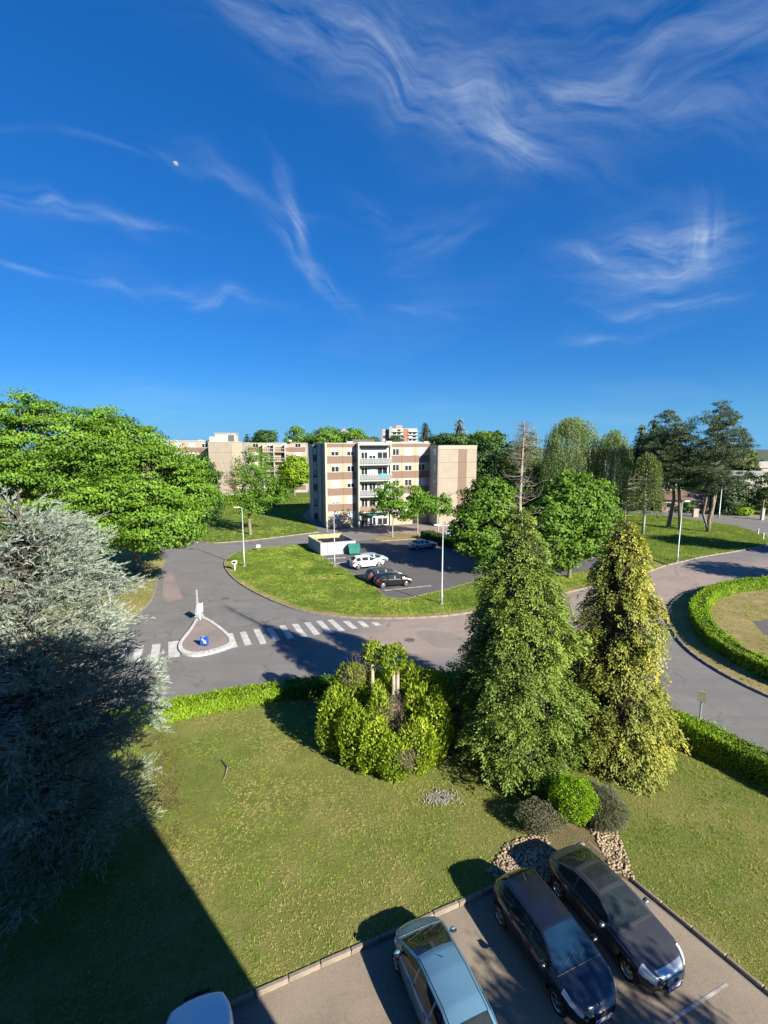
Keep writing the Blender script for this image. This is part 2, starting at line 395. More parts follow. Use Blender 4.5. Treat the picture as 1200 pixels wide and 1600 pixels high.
class MB:
    """collects simple solids into one mesh"""
    def __init__(s): s.v = []; s.f = []
    def add(s, vs, fs):
        n = len(s.v); s.v += [tuple(p) for p in vs]; s.f += [tuple(i + n for i in f) for f in fs]; return s
    def box(s, x0, x1, y0, y1, z0, z1):
        return s.add([(x0,y0,z0),(x1,y0,z0),(x1,y1,z0),(x0,y1,z0),(x0,y0,z1),(x1,y0,z1),(x1,y1,z1),(x0,y1,z1)],
                     [(3,2,1,0),(4,5,6,7),(0,1,5,4),(1,2,6,5),(2,3,7,6),(3,0,4,7)])
    def cbox(s, c, sz, rz=0.0, bev=0.0):
        cx, cy, cz = c; a, b, h = (q / 2 for q in sz); cs, sn = math.cos(rz), math.sin(rz)
        vs = []
        for z, k in ((-h, 1), (h, 1 - bev)):
            for x, y in ((-a*k, -b*k), (a*k, -b*k), (a*k, b*k), (-a*k, b*k)):
                vs.append((cx + x*cs - y*sn, cy + x*sn + y*cs, cz + z))
        return s.add(vs, [(3,2,1,0),(4,5,6,7),(0,1,5,4),(1,2,6,5),(2,3,7,6),(3,0,4,7)])
    def tube(s, pts, rad, n=8, cap=True):
        pts = [Vector(p) for p in pts]; k = len(pts)
        rad = [rad] * k if isinstance(rad, (int, float)) else list(rad)
        vs = []; ref = Vector((.31, .95, .05))
        for i, p in enumerate(pts):
            d = (pts[min(i+1, k-1)] - pts[max(i-1, 0)])
            d = d.normalized() if d.length > 1e-9 else Vector((0, 0, 1))
            a = d.cross(ref)
            if a.length < 1e-3: a = d.cross(Vector((1, 0, 0)))
            a.normalize(); b = d.cross(a)
            for j in range(n):
                q = 2 * math.pi * j / n; vs.append(p + (a * math.cos(q) + b * math.sin(q)) * rad[i])
        fs = [(i*n+j, i*n+(j+1) % n, (i+1)*n+(j+1) % n, (i+1)*n+j) for i in range(k-1) for j in range(n)]
        if cap: fs += [tuple(range(n-1, -1, -1)), tuple((k-1)*n + j for j in range(n))]
        return s.add(vs, fs)
    def lathe(s, prof, n=16, axis='z', c=(0, 0, 0)):
        vs = []
        for (r, h) in prof:
            for j in range(n):
                q = 2*math.pi*j/n; p = (r*math.cos(q), r*math.sin(q), h)
                if axis == 'y': p = (p[0], p[2], p[1])
                vs.append((p[0]+c[0], p[1]+c[1], p[2]+c[2]))
        k = len(prof)
        fs = [(i*n+j, i*n+(j+1) % n, (i+1)*n+(j+1) % n, (i+1)*n+j) for i in range(k-1) for j in range(n)]
        return s.add(vs, fs)
    def ball(s, c, r, nu=10, nv=6, jit=0.0):
        rx, ry, rz = (r, r, r) if isinstance(r, (int, float)) else r; vs = []
        for i in range(1, nv):
            for j in range(nu):
                a = math.pi*i/nv; q = 2*math.pi*j/nu; k = 1 + random.uniform(-jit, jit)
                vs.append((c[0]+rx*k*math.sin(a)*math.cos(q), c[1]+ry*k*math.sin(a)*math.sin(q), c[2]+rz*k*math.cos(a)))
        fs = [(i*nu+j, i*nu+(j+1) % nu, (i+1)*nu+(j+1) % nu, (i+1)*nu+j) for i in range(nv-2) for j in range(nu)]
        n = len(vs); vs += [(c[0], c[1], c[2]+rz), (c[0], c[1], c[2]-rz)]
        fs += [(n, (j+1) % nu, j) for j in range(nu)] + [(n+1, (nv-2)*nu+j, (nv-2)*nu+(j+1) % nu) for j in range(nu)]
        return s.add(vs, fs)
    def prism(s, poly, z0, z1):
        n = len(poly)
        vs = [(p[0], p[1], z0) for p in poly] + [(p[0], p[1], z1) for p in poly]
        return s.add(vs, [tuple(range(n-1, -1, -1)), tuple(range(n, 2*n))] + [(i, (i+1) % n, n+(i+1) % n, n+i) for i in range(n)])
    def mesh(s, name):
        me = bpy.data.meshes.new(name); me.from_pydata(s.v, [], s.f); me.update(); return me
    def build(s, name, m, parent=None, loc=None, smooth=False):
        return link(name, s.mesh(name), parent, m, loc, smooth)

def np_mesh(name, V, F, tint=None):
    """V (n,3), F (m,k) all with k corners"""
    me = bpy.data.meshes.new(name); n, (m, k) = len(V), F.shape
    me.vertices.add(n); me.vertices.foreach_set('co', np.ascontiguousarray(V, np.float32).ravel())
    me.loops.add(m*k); me.loops.foreach_set('vertex_index', np.ascontiguousarray(F, np.int32).ravel())
    me.polygons.add(m); me.polygons.foreach_set('loop_start', np.arange(0, m*k, k, dtype=np.int32))
    try: me.polygons.foreach_set('loop_total', np.full(m, k, np.int32))
    except Exception: pass
    me.update(calc_edges=True)
    if tint is not None:
        a = me.attributes.new('tint', 'FLOAT', 'POINT'); a.data.foreach_set('value', np.ascontiguousarray(tint, np.float32))
    return me
def unit(a):
    return a / np.maximum(np.linalg.norm(a, axis=1, keepdims=True), 1e-9)
def vnoise(p, s, seed=0):
    """smooth value noise in 2D, 0..1"""
    q = p[:, :2] * s + 37.3 * seed; i = np.floor(q).astype(np.int64); f = q - i; f = f*f*(3-2*f)
    def h(a, b):
        n = (a*374761393 + b*668265263 + seed*974711) & 0xffffffff
        n = ((n ^ (n >> 13)) * 1274126177) & 0xffffffff
        return ((n ^ (n >> 16)) & 0xffff) / 65535.0
    x, y = i[:, 0], i[:, 1]
    return (h(x, y)*(1-f[:, 0])+h(x+1, y)*f[:, 0])*(1-f[:, 1]) + (h(x, y+1)*(1-f[:, 0])+h(x+1, y+1)*f[:, 0])*f[:, 1]
def leaves(P, D, N, L, W, tint, name='foliage', fold=.18):
    """rhombic leaves: centre P, long axis D, face normal N"""
    D = unit(D); S = unit(np.cross(N, D)); Nn = np.cross(D, S); n = len(P)
    L = np.broadcast_to(L, n)[:, None]; W = np.broadcast_to(W, n)[:, None]
    V = np.empty((n, 4, 3), np.float32)
    V[:, 0] = P - D*L*.5; V[:, 1] = P + S*W*.5 + Nn*W*fold; V[:, 2] = P + D*L*.5 - Nn*L*.06; V[:, 3] = P - S*W*.5 + Nn*W*fold
    return np_mesh(name, V.reshape(-1, 3), np.arange(n*4, dtype=np.int32).reshape(n, 4), np.repeat(np.clip(tint, 0, 1), 4))
def spikes(P, D, L, W, tint, name='needles'):
    """thin three-cornered needles or grass blades: base P, direction D"""
    n = len(P); D = unit(D); S = unit(np.cross(D, RNG.normal(size=(n, 3)))); L = np.broadcast_to(L, n)[:, None]; W = np.broadcast_to(W, n)[:, None]
    V = np.empty((n, 3, 3), np.float32)
    V[:, 0] = P - S*W*.5; V[:, 1] = P + S*W*.5; V[:, 2] = P + D*L
    return np_mesh(name, V.reshape(-1, 3), np.arange(n*3, dtype=np.int32).reshape(n, 3), np.repeat(np.clip(tint, 0, 1), 3))
def rnd_unit(n): return unit(RNG.normal(size=(n, 3)))

def in_poly(P, poly):
    x, y = P[:, 0], P[:, 1]; c = np.zeros(len(P), bool); n = len(poly)
    for i in range(n):
        (x1, y1), (x2, y2) = poly[i], poly[(i+1) % n]
        k = ((y1 > y) != (y2 > y))
        with np.errstate(divide='ignore', invalid='ignore'):
            xi = (x2-x1)*(y-y1)/(y2-y1)+x1
        c ^= k & (x < xi)
    return c
def smooth_line(pts, per=6, closed=False):
    """Catmull-Rom through 2D points"""
    p = [np.array(q[:2], float) for q in pts]; n = len(p); out = []
    rng = range(n) if closed else range(n-1)
    for i in rng:
        p0 = p[(i-1) % n] if closed or i > 0 else 2*p[0]-p[1]; p1 = p[i]; p2 = p[(i+1) % n]
        p3 = p[(i+2) % n] if closed or i+2 < n else 2*p[-1]-p[-2]
        for k in range(per):
            t = k/per
            out.append(.5*((2*p1)+(-p0+p2)*t+(2*p0-5*p1+4*p2-p3)*t*t+(-p0+3*p1-3*p2+p3)*t**3))
    if not closed: out.append(p[-1])
    return [tuple(q) for q in out]
def resample(pts, step):
    p = np.array(pts, float); d = np.r_[0, np.cumsum(np.linalg.norm(np.diff(p, axis=0), axis=1))]
    n = max(1, int(round(d[-1]/step))); s = np.linspace(0, d[-1], n+1)
    return np.c_[np.interp(s, d, p[:, 0]), np.interp(s, d, p[:, 1])]

def sheet(name, poly, z, m, depth=.3, label=None, kind='structure'):
    """a flat area with a skirt, outlined by a polygon"""
    bm = bmesh.new(); vs = [bm.verts.new((x, y, z)) for x, y in poly]
    f = bm.faces.new(vs)
    lo = [bm.verts.new((x, y, z-depth)) for x, y in poly]; n = len(vs)
    for i in range(n): bm.faces.new((vs[i], vs[(i+1) % n], lo[(i+1) % n], lo[i]))
    bm.normal_update(); bmesh.ops.triangulate(bm, faces=[f]); bm.normal_update()
    for q in bm.faces:
        if q.normal.z < -.5: q.normal_flip()
    me = bpy.data.meshes.new(name); bm.to_mesh(me); bm.free()
    o = link(name, me, None, m); tag(o, label, None, None, kind); return o
def kerb(name, line, w, h, m, step=1.0, z=0.0, gap=.012, off=0.0):
    """row of kerb stones along a polyline"""
    root = bpy.data.objects.new(name, None); COL.objects.link(root); root['kind'] = 'structure'
    p = resample(line, step)
    L0 = np.linalg.norm(p[1]-p[0])
    base = MB(); a, b, c = L0/2-gap, w/2, .02
    base.add([(-a,-b,-.2),(a,-b,-.2),(a,b,-.2),(-a,b,-.2),(-a,-b,h-c),(a,-b,h-c),(a,b,h-c),(-a,b,h-c),
              (-a+c,-b+c,h),(a-c,-b+c,h),(a-c,b-c,h),(-a+c,b-c,h)],
             [(0,1,5,4),(1,2,6,5),(2,3,7,6),(3,0,4,7),(4,5,9,8),(5,6,10,9),(6,7,11,10),(7,4,8,11),(8,9,10,11)])
    me = base.mesh('kerb_stone'); me.materials.append(mat(m))
    for i in range(len(p)-1):
        q = p[i+1]-p[i]; l = np.linalg.norm(q); t = q/l; nn = np.array([-t[1], t[0]])
        o = bpy.data.objects.new('kerb_stone', me); COL.objects.link(o); o.parent = root
        cpt = (p[i]+p[i+1])/2 + nn*(off+random.uniform(-.008, .008))
        o.location = (cpt[0], cpt[1], z+random.uniform(-.008, .006)); o.rotation_euler = (0, 0, math.atan2(t[1], t[0])+random.uniform(-.006, .006))
        o.scale = (l/L0, 1, 1)
    return root
def grass(name, poly, n, hgt, wid, m, z, dry=.0, label='grass', hole=None, seed=1, keep=None):
    """short turf: many small blades over an area; the tint follows dry and lush patches"""
    pa = np.array(poly); lo, hi = pa.min(0), pa.max(0); pts = []
    tot = 0
    while tot < n//8:
        q = RNG.uniform(lo, hi, size=(n//2, 2)); q = q[in_poly(q, poly)]
        if hole is not None: q = q[~in_poly(q, hole)]
        if keep is not None: q = q[keep(q)]
        if len(q) == 0: break
        pts.append(q); tot += len(q)
    c = np.concatenate(pts)[:n//8]; kc = len(c)                 # tufts, eight blades each
    i = np.repeat(np.arange(kc), 8); k = len(i); a = RNG.random(k)*2*math.pi; sp = wid*2.2*RNG.random(k)
    q = c[i]+np.c_[np.cos(a), np.sin(a)]*sp[:, None]
    big = vnoise(c, .45, seed+3)*.6+vnoise(c, 1.7, seed+9)*.4; lush = RNG.random(kc)
    t = .24*vnoise(c, .18, seed)[i]+.55*vnoise(c, .6, seed+1)[i]+.46*vnoise(c, 1.9, seed+2)[i]+.20*lush[i]+.16*RNG.random(k)-.40
    t += dry*(vnoise(c, .33, seed+4)[i]**1.5)+dry*.8*np.clip(vnoise(c, .11, seed+6)[i]-.45, 0, 1)
    P = np.c_[q, np.full(k, z-.01)]
    D = np.c_[np.cos(a)*.75, np.sin(a)*.75, np.full(k, .8)]+RNG.normal(0, .3, (k, 3)); D[:, 2] = np.abs(D[:, 2])+.15
    hh = hgt*(.5+1.1*big[i]*(.5+.8*lush[i]))*RNG.uniform(.7, 1.25, k)
    me = spikes(P, D, hh, wid*RNG.uniform(.7, 1.3, k), t, name)
    o = link(name, me, None, m); tag(o, label, 'grass', None, 'stuff'); return o

# ------------------------------------------------------------------ plants
def limb(mb, a, b, r0, r1, bend=.12, n=5, sides=6):
    a, b = Vector(a), Vector(b); d = b-a; off = Vector((random.uniform(-1, 1), random.uniform(-1, 1), random.uniform(-.3, .6)))*d.length*bend
    pts = [a+d*(i/n)+off*math.sin(math.pi*i/n) for i in range(n+1)]
    mb.tube(pts, [r0+(r1-r0)*i/n for i in range(n+1)], sides)
    return pts
def crown_points(ells, n, shell=.55):
    """clump centres spread over a set of ellipsoids (cx,cy,cz,rx,ry,rz), mostly in the outer shell"""
    e = np.array(ells, float); vol = e[:, 3]*e[:, 4]*e[:, 5]; k = RNG.choice(len(e), n, p=vol**.8/np.sum(vol**.8))
    d = rnd_unit(n); r = (shell**3+(1-shell**3)*RNG.random(n))**(1/3)
    r = r*(1+RNG.normal(0, .075, n)); return e[k, :3]+d*r[:, None]*e[k, 3:6], d, k, r
def broadleaf(name, label, base, ells, m, clumps, per, leaf, rc, trunk_r, bark='bark_grey', fork=.35, cat='tree', group=None, flat=.55, shell=.55, limbs=10, trunk_top=None, mesh_only=False, aspect=.62, lift=0.0, trunk_pts=None):
    """trunk with limbs under a crown of leaf clumps; ells are relative to the base"""
    root = thing(name, label, cat, base, 0, group)
    C, d, _, r = crown_points(ells, clumps, shell)
    e = np.array(ells, float); cc = np.average(e[:, :3], axis=0, weights=e[:, 3])
    n = clumps*per; idx = np.repeat(np.arange(clumps), per)
    sc = RNG.uniform(.6, 1.35, clumps)[idx][:, None]
    off = rnd_unit(n)*(RNG.random(n)**.45)[:, None]*rc*sc; off[:, 2] *= flat
    P = C[idx]+off; P[:, 2] = np.maximum(P[:, 2], .3)
    N = unit(off*np.array([1, 1, 1.3])/rc*.8 + np.array([0, 0, .55]) + d[idx]*.8 + RNG.normal(0, .42, (n, 3)))
    D = np.cross(N, rnd_unit(n)); D[:, 2] -= .35
    tint = .12+.48*RNG.random(clumps)[idx]+.32*RNG.random(n)+.14*(off[:, 2]/(rc*flat))
    L = leaf*RNG.uniform(.65, 1.3, n)
    link('crown', leaves(P, D, N, L, L*aspect, tint, 'crown'), root, m)
    tb = MB(); top = trunk_top if trunk_top is not None else (cc[2]+.3*max(e[:, 5]))
    tp = trunk_pts or [(0, 0, -.2), (.02, .01, .3), (random.uniform(-.1, .1), random.uniform(-.1, .1), top*.35), (random.uniform(-.2, .2)+cc[0]*.4, cc[1]*.4, top*.7), (cc[0], cc[1], top)]
    k = len(tp); rr = [trunk_r*1.35, trunk_r]+[trunk_r*(1-.85*(i-1)/(k-2)) for i in range(2, k)]
    tb.tube(tp, rr, 9)
    sel = RNG.choice(clumps, min(limbs, clumps), replace=False)
    for i in sel:
        c = Vector(C[i]); h = max(top*fork, min(top*.9, c.z-.35*(Vector((c.x, c.y, 0)).length)))
        s = h/top; a = None
        for q in range(k-1):
            if tp[q][2] <= h <= tp[q+1][2]:
                u = (h-tp[q][2])/(tp[q+1][2]-tp[q][2]+1e-6); a = Vector(tp[q]).lerp(Vector(tp[q+1]), u); break
        if a is None: a = Vector(tp[-1])
        limb(tb, a, c, trunk_r*(.55-.35*s), trunk_r*.07, .1, 5, 5)
    tb.build('trunk', bark, root, smooth=True)
    return root
def spray_cone(name, label, base, height, rad_fn, m, clumps, per, leaf, w, z0=.1, bark='bark_dark', trunk_r=.2, up=.25, droop=.35, spread=.16, cat='tree', gold=0.0, wob=.16, seed=3, lean=(0, 0), holes=0.0, trunk_h=None):
    """thuja-like cone: flat drooping sprays over a bumpy conical surface"""
    root = thing(name, label, cat, base)
    t = RNG.random(int(clumps*2.2)); ang = RNG.random(len(t))*2*math.pi
    R0 = np.array([rad_fn(x) for x in t]); keep = RNG.random(len(t)) < (R0/R0.max())*.95+.05
    t, ang, R0 = t[keep][:clumps], ang[keep][:clumps], R0[keep][:clumps]; k = len(t)
    z = z0+t*(height-z0)
    q = np.c_[ang*2.2/math.pi*3, z]
    bump = 1+wob*(vnoise(q, .75, seed)-.5)*2+wob*.7*(vnoise(q, 1.9, seed+1)-.5)*2
    if holes:
        kp = ~((vnoise(q, .9, seed+5) < holes) & (RNG.random(k) < .88)); t, ang, R0, z, bump = t[kp], ang[kp], R0[kp], z[kp], bump[kp]; q = q[kp]; k = len(t)
    rr = R0*bump*(1-.36*RNG.random(k)**1.8)
    O = np.c_[np.cos(ang), np.sin(ang), np.zeros(k)]
    C = O*rr[:, None]; C[:, 2] = z; C[:, 0] += lean[0]*t; C[:, 1] += lean[1]*t
    A = unit(O+np.array([0, 0, up])+RNG.normal(0, .28, (k, 3)))            # spray axis
    n = k*per; i = np.repeat(np.arange(k), per); s = RNG.uniform(-.7, 1.0, n)  # position along spray
    T = unit(np.cross(A, np.array([0, 0, 1.0]))); B = np.cross(T, A)
    side = RNG.uniform(-1, 1, n)*(1-.55*np.abs(s)); size = RNG.uniform(.7, 1.4, k)[i]*spread
    P = C[i]+A[i]*(s*size*1.7)[:, None]+T[i]*(side*size)[:, None]+B[i]*(RNG.normal(0, .28, n)*size)[:, None]
    P[:, 2] -= droop*size*np.maximum(s, 0)**2*1.6; P[:, 2] = np.maximum(P[:, 2], .05)
    D = A[i]+T[i]*(side*.9)[:, None]+RNG.normal(0, .35, (n, 3)); D[:, 2] -= droop*np.maximum(s, 0)
    N = unit(B[i]*.6+RNG.normal(0, .30, (n, 3))+O[i]*1.0+np.array([0, 0, .25])+RNG.normal(0, .35, (k, 3))[i])
    tint = .04+.10*t[i]+.42*vnoise(q, .55, seed+2)[i]+.30*RNG.random(k)[i]+.16*RNG.random(n)+.16*s+gold*np.clip(s, 0, 1)
    L = leaf*RNG.uniform(.7, 1.35, n)
    link('crown', leaves(P, D, N, L, L*w, tint, 'crown'), root, m)
    core = MB(); m_ = 18                                                    # dark core added to block light and blacken gaps between sprays
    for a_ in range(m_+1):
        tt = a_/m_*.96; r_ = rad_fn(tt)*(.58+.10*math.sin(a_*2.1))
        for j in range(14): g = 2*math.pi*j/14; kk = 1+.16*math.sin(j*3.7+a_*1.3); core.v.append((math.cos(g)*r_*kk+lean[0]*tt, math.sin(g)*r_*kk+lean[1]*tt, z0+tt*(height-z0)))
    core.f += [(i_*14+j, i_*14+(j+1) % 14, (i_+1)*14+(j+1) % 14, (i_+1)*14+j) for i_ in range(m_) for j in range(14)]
    core.build('shade_core', 'inner_shade', root)
    tb = MB(); th = trunk_h or height*.93
    tb.tube([(0, 0, -.2), (0, 0, .4), (lean[0]*.5, lean[1]*.5, th*.5), (lean[0], lean[1], th)], [trunk_r*1.4, trunk_r, trunk_r*.7, .03], 8)
    for a in np.linspace(.06, .9, 26):                                      # brown inner branches
        for _ in range(4):
            g = random.uniform(0, 2*math.pi); r1 = rad_fn(a)*.75; zz = z0+a*(height-z0)
            tb.tube([(lean[0]*a, lean[1]*a, zz-.15), (math.cos(g)*r1*.55+lean[0]*a, math.sin(g)*r1*.55+lean[1]*a, zz), (math.cos(g)*r1+lean[0]*a, math.sin(g)*r1+lean[1]*a, zz+.15)], [.035, .025, .008], 4, False)
    tb.build('trunk', bark, root)
    return root
def inner_mass(root, mb_pts, name='inner_fill', m='twig_brown', n=3000, L=.3, W=.012):
    P = np.array(mb_pts)[RNG.integers(0, len(mb_pts), n)]+RNG.normal(0, .25, (n, 3))
    return link(name, spikes(P, rnd_unit(n)+np.array([0, 0, .4]), L*RNG.uniform(.5, 1.3, n), W, RNG.random(n), name), root, m)
def hedge(name, label, line, width, height, m, dens, leaf, core='inner_shade', rough=.10, base_z=.1, group=None):
    """clipped hedge: leaves over a rounded box section that follows a line, a dark core added inside to block light"""
    p = resample(line, .5); c0 = p.mean(0)
    root = thing(name, label, 'hedge', (c0[0], c0[1], 0), 0, group); p = p-c0
    seg = np.diff(p, axis=0); ln = np.linalg.norm(seg, axis=1); tg = seg/ln[:, None]; nr = np.c_[-tg[:, 1], tg[:, 0]]
    tot = ln.sum(); per = 2*height+width; n = int(tot*per*dens)
    k = RNG.choice(len(ln), n, p=ln/tot); u = RNG.random(n); s = RNG.random(n)*per
    side = np.where(s < height, -1, np.where(s < height+width, 0, 1))
    y = np.where(side == -1, -width/2, np.where(side == 1, width/2, s-height-width/2))
    z = np.where(side == -1, s, np.where(side == 1, per-s, height))
    ctr = p[k]+seg[k]*u[:, None]
    wob = vnoise(ctr+c0, .8, 5)+.6*vnoise(np.c_[ctr[:, 0]+s, ctr[:, 1]+c0[1]], 2.0, 9)-.8
    inn = 1-rough*RNG.random(n)*1.6+wob*.26+.22*(RNG.random(n) < .03)*RNG.random(n)
    rnd = 1-.22*np.maximum(0, (z/height-.72)/.28)**2*(side != 0)
    P = np.c_[ctr+nr[k]*(y*inn*rnd)[:, None], base_z+z*np.where(side == 0, inn, 1)]
    P += RNG.normal(0, .035, (n, 3)); P[:, 2] = np.maximum(P[:, 2], base_z-.02)
    out = np.c_[nr[k]*np.where(side == 0, 0, side)[:, None], np.where(side == 0, 1.0, .45)]
    N = unit(out+RNG.normal(0, .6, (n, 3))); D = np.cross(N, rnd_unit(n)); D[:, 2] += .5
    tint = .10+.5*vnoise(ctr+c0, .7, 3)+.45*RNG.random(n)-.08
    L = leaf*RNG.uniform(.6, 1.35, n)
    link('foliage', leaves(P, D, N, L, L*.6, tint, 'foliage'), root, m)
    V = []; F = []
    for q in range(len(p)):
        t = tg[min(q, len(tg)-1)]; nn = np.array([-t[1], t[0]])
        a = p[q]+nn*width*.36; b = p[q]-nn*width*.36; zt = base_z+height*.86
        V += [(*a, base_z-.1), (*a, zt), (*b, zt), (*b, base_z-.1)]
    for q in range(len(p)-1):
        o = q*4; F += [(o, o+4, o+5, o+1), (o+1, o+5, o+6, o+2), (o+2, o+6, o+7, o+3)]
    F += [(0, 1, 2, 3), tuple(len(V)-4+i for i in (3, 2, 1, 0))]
    MB().add(V, F).build('inner_fill', core, root)  # opaque core added to stop light passing through the leaves
    return root
# ------------------------------------------------------------------ terrain, roads, lawns
def terrain():
    n = 96; r = np.r_[0, np.geomspace(20, 9000, 40)]; V = [(0, 0, -.08)]; F = []
    for i, q in enumerate(r[1:]):
        drop = 0 if q < 170 else min(1, (q-170)/1500)
        z = -.08-110*drop**.9 if q >= 170 else -.08
        for j in range(n):
            a = 2*math.pi*j/n; k = random.uniform(-.08, .08)*abs(z)
            V.append((q*math.sin(a), q*math.cos(a)+20, z+k))
    for j in range(n): F.append((0, 1+(j+1) % n, 1+j))
    for i in range(len(r)-2):
        for j in range(n):
            a = 1+i*n+j; b = 1+i*n+(j+1) % n; F.append((a, b, b+n, a+n))
    me = MB().add(V, F).mesh('ground')
    bm = bmesh.new(); bm.from_mesh(me); bmesh.ops.recalc_face_normals(bm, faces=bm.faces); bm.to_mesh(me); bm.free()
    o = link('ground', me, None, 'wooded_hill', smooth=True); o['kind'] = 'structure'
terrain()
px = lambda *p: [G(x, y) for x, y in p]
sheet('road', [(-90, -2), (60, -2), (190, 60), (190, 170), (-90, 170)], 0.0, 'asphalt', .05)
sheet('car_park', [(-45, -7), (-20, 4.0), (-3.37, 11.23), (2.53, 13.77), (7.6, 16.2), (16, 2), (30, -20), (-40, -20)], .004, 'worn_asphalt', .05)

LAWN_A = smooth_line([(-45, 9), (-25, 19.6), (-13.2, 25.2), (-6.3, 28), (-1.5, 28.5), (3.7, 29.1), (7.3, 28.6), (10.6, 27.3), (15.5, 23.9), (17.9, 20.6), (23, 13), (31, 0)], 4) \
    + [(16.15, 2.1), (7.72, 16.36), (2.47, 13.92), (-3.43, 11.38), (-20, 4.15), (-45, -6.8)]
sheet('lawn', LAWN_A, .10, 'turf_near', .3)
B_OUT = px((370, 864), (355, 873), (351, 882), (356, 894), (372, 910), (400, 927), (440, 945), (480, 957), (540, 965), (590, 967), (650, 966), (720, 960), (790, 947), (850, 935), (925, 917), (985, 903), (1040, 884))
B_IN = px((985, 869), (935, 890), (835, 909), (742, 909), (692, 923), (628, 938), (602, 933), (575, 909), (542, 893), (500, 868), (484, 850), (450, 853), (400, 858))
B_OUT_S = smooth_line(B_OUT, 5)
LAWN_B = B_OUT_S+B_IN
sheet('lawn_crescent', LAWN_B, .10, 'turf_fresh', .3)
E_NEAR = px((1042, 883.5), (1100, 870), (1150, 862), (1194, 853))
LAWN_E = E_NEAR + px((1203, 846), (1195, 836), (1150, 822), (1100, 815), (1050, 808), (1000, 803), (960, 800), (925, 812), (898, 836), (922, 851), (988, 863))
sheet('lawn_pines', LAWN_E, .10, 'turf_fresh', .3)
C_EDGE = smooth_line(px((252, 866), (257, 876), (247, 900), (241, 925), (231, 945), (205, 968)), 5)
LAWN_C = C_EDGE+[(-30, 35), (-90, 22), (-90, 70), (-50, 66)]
sheet('lawn_verge', LAWN_C, .10, 'turf_dry', .3)
D_EDGE = smooth_line(px((296, 840), (312, 846), (330, 849), (365, 847), (400, 844), (440, 839), (497, 832)), 5)
LAWN_D = D_EDGE+[(-11.5, 82), (-17, 98), (-20, 168), (-120, 168), (-70, 76)]
sheet('lawn_behind', LAWN_D, .10, 'turf_fresh', .3)
LAWN_G = [(22, 112), (48, 113)]+px((1000, 787), (1060, 791), (1100, 795), (1200, 806))+[(98, 95), (185, 110), (185, 168), (22, 168)]
sheet('lawn_far', LAWN_G, .10, 'turf_fresh', .3)
sheet('pavement', px((955, 790), (1000, 788.5), (1060, 792.5), (1100, 796.5), (1200, 807.5))+px((1200, 811), (1100, 800.5), (1060, 796.5), (1000, 792), (955, 793)), .012, 'kerb_stone', .1)
sheet('parking_lot', px((500, 867), (542, 892), (575, 908), (602, 932), (628, 937), (692, 922), (742, 908), (835, 908), (935, 889), (986, 862), (920, 852), (860, 842), (760, 843), (640, 838), (560, 845)), .012, 'dark_asphalt', .05)
sheet('footpath', px((560, 833), (640, 834), (742, 832), (860, 838), (860, 829), (742, 821), (640, 822), (520, 828)), .008, 'pinkish_paving', .05)
ISLE_T = smooth_line(px((628, 858), (600, 850), (589, 845), (600, 841), (660, 839), (700, 838), (704, 842), (660, 848)), 3, True)
sheet('tree_strip', smooth_line(px((586, 841), (640, 835.5), (700, 835), (706, 840), (640, 842.5), (592, 846)), 4, True), .09, 'turf_dry', .3)
F_OUT = [(24.4, 24.5), (22.6, 28.5), (22.3, 33.0), (23.6, 37.6), (26.3, 42.5), (31, 47.2), (37, 50.2), (45, 51.5), (54, 50), (60, 44), (60, 32), (52, 22), (38, 16), (29, 18)]
LAWN_F = smooth_line(F_OUT, 4, True)
sheet('roundabout_lawn', LAWN_F, .12, 'turf_dry', .3)
sheet('island_drive', [(30.0, 36.0), (31.3, 39.0), (60, 44), (60, 36), (34, 33.2)], .13, 'dark_asphalt', .02)
BED = px((762, 1366), (790, 1322), (840, 1306), (925, 1252), (947, 1262), (978, 1340), (990, 1378), (940, 1362), (880, 1372), (835, 1392), (790, 1400))
sheet('rockery_bed', BED, .115, 'earth', .1)

# kerbs: single stones where they are large in the picture
kerb('kerb', [(-20, 4.08), (-3.4, 11.3), (2.5, 13.85), (7.6, 16.2)], .13, .15, 'kerb_stone', .95)
kerb('kerb', [(7.75, 16.3), (11.2, 10.4), (14.5, 4.8)], .10, .13, 'kerb_stone', .95)
kerb('kerb', B_OUT_S, .16, .135, 'kerb_stone', 1.0)
kerb('kerb', E_NEAR, .16, .13, 'kerb_stone', 1.2)
kerb('kerb', C_EDGE, .16, .13, 'kerb_stone', 1.0)
kerb('kerb', LAWN_F[:len(LAWN_F)//2+8], .18, .15, 'kerb_stone', 1.0)
kerb('kerb', smooth_line([(-13.2, 25.25), (-6.3, 28.08), (-1.5, 28.6), (3.7, 29.2), (7.3, 28.7), (10.6, 27.4), (15.55, 24.0), (18, 20.6), (23, 13)], 5), .14, .125, 'kerb_stone', 1.0)
kerb('kerb', D_EDGE, .16, .13, 'kerb_stone', 1.5)
kerb('kerb', px((586, 841.5), (592, 846.5), (640, 843), (706, 840.5)), .16, .13, 'kerb_stone', 1.5)
kerb('kerb', px((742, 909.5), (692, 923.5), (628, 938.5), (602, 933.5), (575, 909.5), (542, 893.5), (500, 868.5)), .14, .125, 'kerb_stone', 1.0)

# trodden, dry edges of the grass along the road
def strip(name, line, w, z, m):
    p = resample(line, .8); t = np.gradient(p, axis=0); t /= np.linalg.norm(t, axis=1)[:, None]; nr = np.c_[-t[:, 1], t[:, 0]]
    wob = w*(1+.35*(vnoise(p, .7, 8)-.5)*2)
    poly = [tuple(q) for q in p+nr*.03]+[tuple(q) for q in (p+nr*wob[:, None])[::-1]]
    sheet(name, poly, z, m, .02)
strip('dry_verge', B_OUT_S[8:], .75, .106, 'turf_dry')

